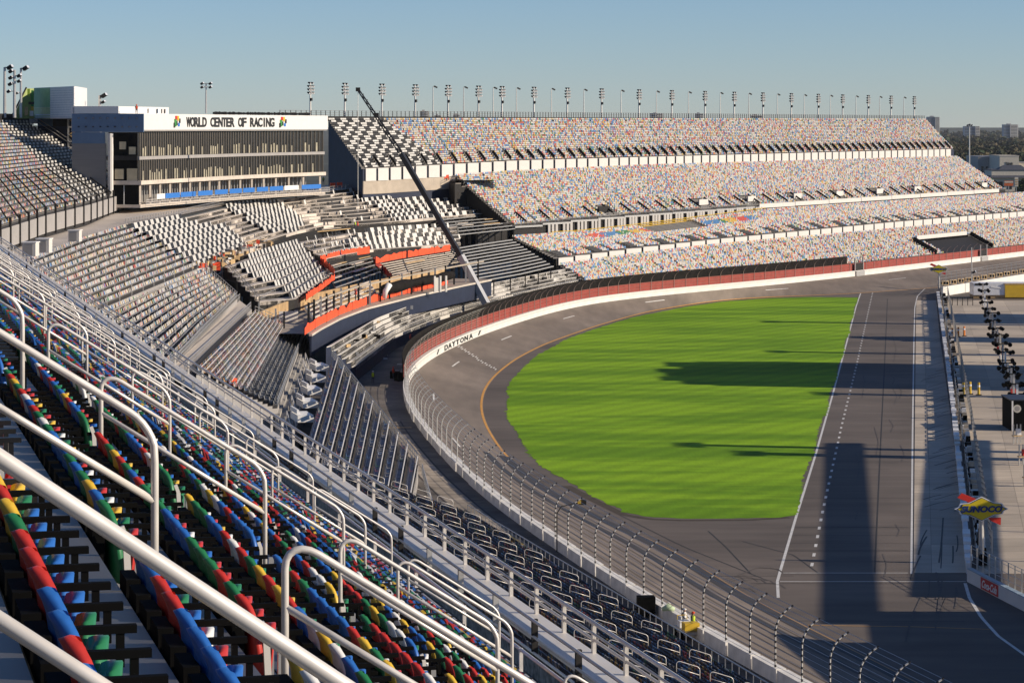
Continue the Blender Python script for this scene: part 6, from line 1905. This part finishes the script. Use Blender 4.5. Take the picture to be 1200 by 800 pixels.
for p in resample(wl, 4.0): MB().box((p[0], p[1] + 2.5, 3.4), (.12, .12, 4.6)).obj('fence_post', m_galv, ef)
mb = MB()
for h_ in (2.6, 3.4, 4.2, 5.0, 5.6): mb.tube([p + (0, 2.5, h_) for p in wl], .03, 4)
mb.obj('wire', m_galv, ef)
trl = thing('trailer', 'white trailer unit with a yellow shutter door parked by the far pit exit', 'trailer', G(1141, 350, 0))
MB().box((7.5, 3, 2.35), (15, 6, 2.9)).obj('body', M('trailer_white', (.70, .70, .71), .45), trl); MB().box((7.5, 3, .5), (15.1, 5.6, .8)).obj('chassis', m_ochre, trl)
MB().box((1.6, -.04, 3.5), (2.6, .1, .45)).obj('dark_vent', m_dark, trl); MB().box((10.4, -.1, 1.9), (5.6, .3, 3.1)).obj('shutter_door', m_yellow, trl); MB().box((10.4, -.12, 3.6), (5.9, .36, .3)).obj('door_header', m_tan, trl)
MB().bar((4.2, -.05, 2.9), (6.6, -.05, 2.6), .06, .3).obj('white_stripe', m_wp, trl)
pole_l(1138.6, 290, 345, 690, .18, [(.5, -6.2, .9)], 'slim dark pole with one lamp standing by the trailer', 'area_light_pole')
for u in (1119, 1129, 1139): pass
gf = thing('wire_fence', 'low pipe barrier on the pavement in front of the trailer', 'fence')
for u in range(1104, 1142, 6): p = G(u, 358, 0); MB().box((p[0], p[1], 1.), (.14, .14, 2.)).obj('fence_post', m_dark, gf)
for h_ in (1.0, 1.9): MB().bar(G(1104, 358, 0) + (0, 0, h_), G(1140, 358, 0) + (0, 0, h_), .1, .1).obj('rail', m_dark, gf)
pole_l(1136, 146, 195, 1150, .3, [(-.9, -.3, .9), (.9, -.3, .9), (0, 0, .9)], 'lone floodlight pole beyond the right end of the grandstand')

# ------------------------------------------------------------------ town and woods beyond
def tower(u0, u1, v0, v1, Y, lab, mt_l, mt_r, split, floors, name='tower_block'):
    p, q = at_y(u0, v1, Y), at_y(u1, v0, Y); w_ = q[0] - p[0]; zb_ = 0
    t = thing(name, lab, 'building', (p[0], Y, 0))
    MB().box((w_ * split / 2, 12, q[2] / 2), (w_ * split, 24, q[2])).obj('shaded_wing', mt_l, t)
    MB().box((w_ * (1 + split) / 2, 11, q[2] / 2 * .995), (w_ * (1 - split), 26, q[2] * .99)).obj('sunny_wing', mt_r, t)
    mb = MB()
    for k in range(floors):
        z_ = q[2] * (k + .5) / floors; mb.box((w_ * split / 2, -.1, z_), (w_ * split * .9, .3, q[2] / floors * .45)); mb.box((w_ * (1 + split) / 2, -2.1, z_), (w_ * (1 - split) * .8, .3, q[2] / floors * .4))
    mb.obj('window_band', m_glass, t)
    MB().box((w_ * .4, 10, q[2] + 1), (w_ * .3, 8, 3)).obj('roof_plant', m_grey, t)
tw_b, tw_w = M('tower_shade_tone', (.16, .22, .30), .5), M('tower_pale', (.62, .57, .50), .6)  # blue-grey tone paints the shaded wing, pale tone the sunlit one
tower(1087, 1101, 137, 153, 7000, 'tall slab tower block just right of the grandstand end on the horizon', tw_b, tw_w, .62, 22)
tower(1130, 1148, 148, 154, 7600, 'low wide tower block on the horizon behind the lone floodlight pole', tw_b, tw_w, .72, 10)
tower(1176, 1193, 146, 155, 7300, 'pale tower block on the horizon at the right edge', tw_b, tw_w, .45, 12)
tower(492, 502, 130, 150, 7000, 'small pale tower top seen over the far stand left of centre', tw_w, tw_w, .5, 14)
tower(509, 517, 135, 150, 7200, 'short pale block seen over the far stand roof, left of centre', tw_w, tw_w, .5, 10)
tower(531, 539, 134, 150, 7100, 'short white block peeking over the far stand beside a floodlight pole', tw_w, tw_w, .5, 10)
tower(762, 777, 133, 150, 7000, 'pale block peeking over the middle of the far stand roof', tw_b, tw_w, .4, 12)
tower(815, 824, 133, 150, 7100, 'narrow pale block peeking over the far stand right of centre', tw_b, tw_w, .6, 12)
tower(880, 893, 135, 150, 7300, 'low pale block peeking over the far stand near its right third', tw_w, tw_w, .6, 8)
def shed(u0, u1, v0, v1, Y, dpt, lab, mw, mr, name='store_building', sgn=None):
    p, q = at_y(u0, v1, Y), at_y(u1, v0, Y); w_ = q[0] - p[0]; hh = q[2]
    t = thing(name, lab, 'building', (p[0], Y, 0))
    MB().box((w_ / 2, dpt / 2, hh / 2), (w_, dpt, hh)).obj('wall', mw, t)
    MB().box((w_ / 2, dpt / 2, hh + .25), (w_ + .6, dpt + .6, .5)).obj('roof', mr, t)
    for k in range(4): MB().box((w_ * (.2 + k * .2), -.08, hh * .3), (w_ * .1, .15, hh * .35)).obj('window', m_glass, t)
    if sgn: lettering('lettering', sgn, m_dark, t, (w_ / 2, -.2, hh * .62), (1, 0, 0), 1., .02, .2, 1., w_ * .40, .1, hh * .16)
    return t
mr_d = M('dark_roof_shingle', (.06, .065, .085), .8); m_buff = M('buff_wall', (.58, .52, .42), .7)
shed(1146, 1172, 184, 193, 2350, 60, 'long grey roofed store building behind the right end of the grandstand', m_grey, M('grey_roof_sheet', (.25, .26, .28), .6))
shed(1171.5, 1194, 183, 196, 2300, 50, 'cream store front with dark lettering beyond the grandstand', m_buff, m_buff, sgn='Tabak')
shed(1190, 1230, 191, 197, 2320, 40, 'low cream building wing right of the store front', m_buff, m_grey)
shed(1161, 1180, 199, 206, 1850, 14, 'small cream building with a wide dark roof', m_buff, mr_d, 'house')
hs = shed(1162, 1215, 200, 209, 1750, 26, 'large house with a wide dark hipped roof at the right edge', m_buff, mr_d, 'house')
w_ = 53 * 1750 / F; MB().add([(-2, -3, 9), (w_ + 2, -3, 9), (w_ + 2, 30, 9), (-2, 30, 9), (10, 13, 17), (w_ - 8, 13, 17)], [(0, 1, 5, 4), (1, 2, 5), (2, 3, 4, 5), (3, 0, 4), (3, 2, 1, 0)]).obj('hipped_roof', mr_d, hs)
osn = thing('store_sign', 'orange and white roadside store sign near the end of the grandstand', 'sign', at_y(1182, 217, 1400))
MB().box((0, 0, .9), (4.6, .6, 2.6)).obj('board', M('sign_orange', (.55, .13, .04)), osn); MB().box((0, -.32, 1.6), (4.4, .1, .8)).obj('white_band', m_buff, osn); MB().bar((0, 0, -30), (0, 0, -.3), .4, .4, (1, 0, 0)).obj('post', m_galv, osn)
psn = thing('pylon_sign', 'tall pale pylon sign on a thin post at the right edge', 'sign', at_y(1191, 229, 1300))
MB().box((0, 0, 6.4), (1.7, .6, 4.4)).obj('board', m_buff, psn); MB().bar((0, 0, -10), (0, 0, 4.2), .3, .3, (1, 0, 0)).obj('post', m_galv, psn)
for z_ in (5.3, 6.4, 7.5): MB().box((0, -.33, z_), (1.3, .1, .5)).obj('sign_strip', m_ochre, psn)
bcn = thing('canopy', 'long tan flat canopy just beyond the end of the lower tiers', 'canopy', at_y(1188, 230.5, 1250))
MB().box((6, 2, 0), (13, 5, .9)).obj('roof', m_tan, bcn)
for x_ in (1, 6, 11): MB().bar((x_, 2, -31), (x_, 2, -.4), .3, .3, (1, 0, 0)).obj('post', m_galv, bcn)
CARC = [('white', (.7, .7, .7)), ('dark', (.03, .03, .04)), ('silver', (.42, .43, .45)), ('blue', (.05, .09, .2)), ('maroon', (.15, .02, .02)), ('grey', (.2, .2, .21))]
def car_parts(p, ang, lab, cn, cc_):
    t = thing('parked_car', lab, 'car', p, ang)
    prof = [(-2.2, .45), (-2.15, .85), (-1.3, .95), (-.7, 1.42), (.8, 1.45), (1.4, .98), (2.15, .88), (2.25, .45)]
    n_ = len(prof); MB().add([(x, -.88, z) for x, z in prof] + [(x, .88, z) for x, z in prof], [tuple(range(n_)), tuple(range(2 * n_ - 1, n_ - 1, -1))] + [(i, n_ + i, n_ + (i + 1) % n_, (i + 1) % n_) for i in range(n_)]).obj('body', M('car_paint_' + cn, cc_, .3), t)
    MB().box((.05, 0, 1.2), (1.7, 1.8, .32)).obj('window', m_glass, t)
    for x_ in (-1.35, 1.4):
        for y_ in (-.85, .85): MB().tube([(x_, y_ - .1, .33), (x_, y_ + .1, .33)], .33, 10).obj('wheel', m_black, t)
k = 0
for u, v, Y in ((1144,197,2100),(1148,198.5,2080),(1152,196.5,2150),(1156,198.8,2050),(1160,197,2120)):
    cn, cc_ = CARC[k]; q = at_y(u, 150, Y); car_parts((q[0], Y, -0.05), random.uniform(-.2, .2), '%s car parked in front of the grey roofed store, %s from the left' % (cn, ORD[k]), cn, cc_); k += 1

# the woods behind: many leaf clumps, one mass
def crowns(n_, yr, ur, hr, name, dens=38, leaf=1.5):
    Vs, Cs = [], []
    for _ in range(n_):
        Y = yr[0] + (yr[1] - yr[0]) * rng.random() ** 1.5; uu = rng.uniform(*ur); x0 = (uu - 600) * Y / F
        r = rng.uniform(3.2, 6.5) * (1 + (Y - yr[0]) / 9000); hgt = rng.uniform(*hr)
        m_ = dens; dirs = rng.normal(0, 1, (m_, 3)); dirs /= np.linalg.norm(dirs, axis=1)[:, None]
        rr = r * rng.uniform(.45, 1.05, m_)[:, None]; c = np.array([x0, Y, hgt - r * .8]) + dirs * rr * np.array([1, 1, .8])
        s_ = leaf * r / 4 * rng.uniform(.6, 1.3, (m_, 1, 1))
        a = rng.normal(0, 1, (m_, 3)); a /= np.linalg.norm(a, axis=1)[:, None]; b_ = np.cross(a, rng.normal(0, 1, (m_, 3))); b_ /= np.linalg.norm(b_, axis=1)[:, None]
        Q = c[:, None] + np.stack([-a - b_, a - b_ * .7, a * .8 + b_, -a * .9 + b_ * .8], 1) * s_
        Vs.append(Q.reshape(-1, 3))
        base = np.array([(.050, .055, .030), (.075, .065, .038), (.035, .048, .026), (.09, .075, .045)])[rng.integers(4)] * rng.uniform(.8, 1.25)
        Cs.append(np.repeat(base[None] * rng.uniform(.75, 1.25, (m_, 1)), 4, 0))
    V = np.vstack(Vs); C_ = np.vstack(Cs)
    return struct(tag(link(name, np_mesh(name, V, np.arange(len(V)).reshape(-1, 4), M('tree_foliage', attr=True, rough=.9, var=.1, spec=.1), C_)), 'dark winter woods stretching to the horizon beyond the grandstand', 'woods'), 'stuff')
crowns(1500, (2420, 5200), (1020, 1290), (9, 15), 'woods')
crowns(900, (5200, 15000), (880, 1330), (11, 17), 'woods', 16, 3.0)
for k, (u, v, Y) in enumerate(((1200,204,1700),(1141,203,1900),(1196,214,1500),(1168,214,1400),(1150,205,1720))):
    p = at_y(u, 150, Y); t = thing('roadside_tree', 'dark bushy tree, %s of those among the roadside buildings' % ['rightmost upper', 'leftmost', 'rightmost lower', 'middle lower', 'middle upper'][k], 'tree', (p[0], Y, 0))
    MB().tube([(0, 0, 0), (.1, 0, 3), (.3, .2, 6)], [.4, .3, .12], 7).obj('trunk', m_ochre, t)
    n_ = 260; dr = rng.normal(0, 1, (n_, 3)); dr /= np.linalg.norm(dr, axis=1)[:, None]; c = np.array([0, 0, 6.]) + dr * rng.uniform(1, 4, (n_, 1)) * np.array([1, 1, .8])
    a = rng.normal(0, .5, (n_, 3)); b_ = rng.normal(0, .5, (n_, 3)); Q = c[:, None] + np.stack([-a - b_, a - b_, a + b_, -a + b_], 1); V = Q.reshape(-1, 3)
    link('crown', np_mesh('crown', V, np.arange(len(V)).reshape(-1, 4), M('tree_foliage'), np.tile((.04, .055, .025), (len(V), 1))), t)

# ------------------------------------------------------------------ infield buildings right of the frame whose long shadows cross the pit and the grass
TAN = math.tan(SUN_EL) / math.cos(SUN_AZ - math.pi / 2); SHY = math.tan(SUN_AZ - math.pi / 2)
m_ib = M('infield_wall', (.55, .52, .48), .6)
def block(name, lab, x0, x1, y0, y1, z0, z1):
    t = thing(name, lab, 'building'); dy_ = (z1 - z0) / TAN * SHY; y0 -= dy_; y1 -= dy_
    MB().prism([(x0, y0), (x1, y0), (x1, y1), (x0, y1)], z0, z1).obj('body', m_ib, t)
    MB().prism([(x0 - .3, y0 - .3), (x1 + .3, y0 - .3), (x1 + .3, y1 + .3), (x0 - .3, y1 + .3)], z1 + .003, z1 + .4).obj('roof', m_grey, t)
    for k in range(9):
        w_ = random.uniform(.12, .3) * (y1 - y0); yy = random.uniform(y0, y1 - w_); hu_ = random.uniform(1.0, 4.0); MB().box((x0 + random.uniform(1.5, 3.5), yy + w_ / 2, z1 + .4 + hu_ / 2), (random.uniform(1.5, 3), w_, hu_)).obj('shadow_edge_box', m_grey, t)  # boxes added to make the building's cast shadow edge uneven
    for k in range(6): MB().box((x0 - .04, y0 + (y1 - y0) * (k + .5) / 6, z1 * .5), (.12, (y1 - y0) / 9, 2.2)).obj('window', m_glass, t)
    return t
def xs(u, v): return G(u, v, 0)[0]
def ys(v): return G(600, v, 0)[1]
x_ = xs(1290, 440)
block('infield_building', 'tall infield building right of the paddock casting a long shadow over the grass', x_, x_ + 16, ys(452), ys(424), 0, (x_ - xs(835, 438)) * TAN)
block('infield_building', 'low infield building casting the far shadow across the paddock', xs(1310, 376), xs(1310, 376) + 14, ys(379), ys(368), 0, (xs(1310, 376) - xs(1121, 374)) * TAN)
block('infield_building', 'low infield building casting the nearer shadow in the pit lane', xs(1300, 397), xs(1300, 397) + 10, ys(400), ys(394.5), 0, (xs(1300, 397) - xs(900, 398)) * TAN * .6)
def deck_slab(u0, v0, u1, v1, xoff, w0, thick, name, parent):
    """raised slab whose shadow runs along the ground line (u0,v0)-(u1,v1)"""
    a, b_ = G(u0, v0, 0), G(u1, v1, 0); h_ = xoff * TAN
    ys_ = xoff * SHY
    pl_ = [(a[0] + xoff, a[1] - ys_), (a[0] + xoff + w0, a[1] - ys_), (b_[0] + xoff + w0, b_[1] - ys_), (b_[0] + xoff, b_[1] - ys_)]
    return MB().prism(pl_, h_, h_ + thick).obj(name, m_ib, parent)
suite = thing('pit_suite', 'long raised pit-side suite building on columns with two open decks', 'building')
deck_slab(976, 731, 976, 519, 42., 4.2, .45, 'roof_deck', suite)
deck_slab(1092, 700, 1104, 516, 32., 6.5, .8, 'floor_deck', suite)
for f in np.linspace(0.02, .98, 7):
    a, b_ = G(1100, 700, 0), G(1100, 517, 0); p = a + (b_ - a) * f
    MB().box((p[0] + 36, p[1] - 6.5, 4.7), (.3, .3, 9.4)).obj('column', m_ib, suite); MB().box((p[0] + 38.5, p[1] - 7.5, 6.5), (.3, .3, 13.)).obj('column', m_ib, suite)
x_ = 62.
twr2 = thing('infield_tower', 'tall infield tower near the track whose shadow darkens the lower right of the track', 'building')
yA, yB = ys(800) - 60, ys(776)
MB().prism([(x_, yA), (x_ + 14, yA), (x_ + 14, yB), (x_, yB)], 0, (x_ - xs(880, 776)) * TAN).obj('body', m_ib, twr2)
p0_, p1_ = G(975, 731, 0), G(1150, 780, 0)
hA_, hB_ = (x_ - p0_[0]) * TAN, (x_ - p1_[0]) * TAN
mb = MB(); yv = [yB, p0_[1]]
mb.add([(x_, yB, 0), (x_ + 10, yB, 0), (x_ + 10, p0_[1], 0), (x_, p0_[1], 0), (x_, yB, hB_ * 1.3), (x_ + 10, yB, hB_ * 1.3), (x_ + 10, p0_[1], hA_ * .9), (x_, p0_[1], hA_ * .9)],
       [(3, 2, 1, 0), (4, 5, 6, 7), (0, 1, 5, 4), (1, 2, 6, 5), (2, 3, 7, 6), (3, 0, 4, 7)]).obj('wing', m_ib, twr2)
for nm_, (ue, ve, hh_, lab) in enumerate(((898, 377, 24, 'a'), (800, 521, 21, 'b'), (1002, 395, 18, 'c'), (905, 412, 22, 'd'), (870, 531, 20, 'e'), (960, 461, 17, 'f'))):  # unseen pylons, added and widened so their shadows fall as streaks
    p = G(ue, ve, 0); px = max(p[0] + hh_ / TAN, 660. / F * p[1]); hh_ = (px - p[0]) * TAN; p[1] -= hh_ / TAN * SHY
    t = thing('shadow_streak_pylon', 'broad pylon added right of the frame for its shadow streak, %s of the six built' % ORD[nm_], 'light pole', (px, p[1], 0))
    MB().box((0, 0, hh_ / 2), (1.2, random.uniform(1.2, 3.4), hh_)).obj('pylon', m_galv, t)
    MB().box((0, 0, hh_ - .6), (1.2, 5.5, .5)).obj('crossarm', m_dark, t)
    for y_ in (-2.2, -.8, .8, 2.2): MB().box((-.4, y_, hh_ - .3), (1.0, .9, 1.1)).obj('lamp_head', m_dark, t)

# ------------------------------------------------------------------ thin air haze over the whole place
mh = bpy.data.materials.new('air_haze'); mh.use_nodes = True
nh = mh.node_tree; nh.nodes.remove(nh.nodes['Principled BSDF'])
pv_ = nh.nodes.new('ShaderNodeVolumePrincipled'); pv_.inputs['Color'].default_value = (.86, .92, 1., 1); pv_.inputs['Density'].default_value = 1.5e-5
nh.links.new(pv_.outputs[0], nh.nodes['Material Output'].inputs['Volume'])
hz = MB().box((0, 4500, 32), (12000, 10000, 68)).obj('haze', mh); hz['kind'] = 'stuff'
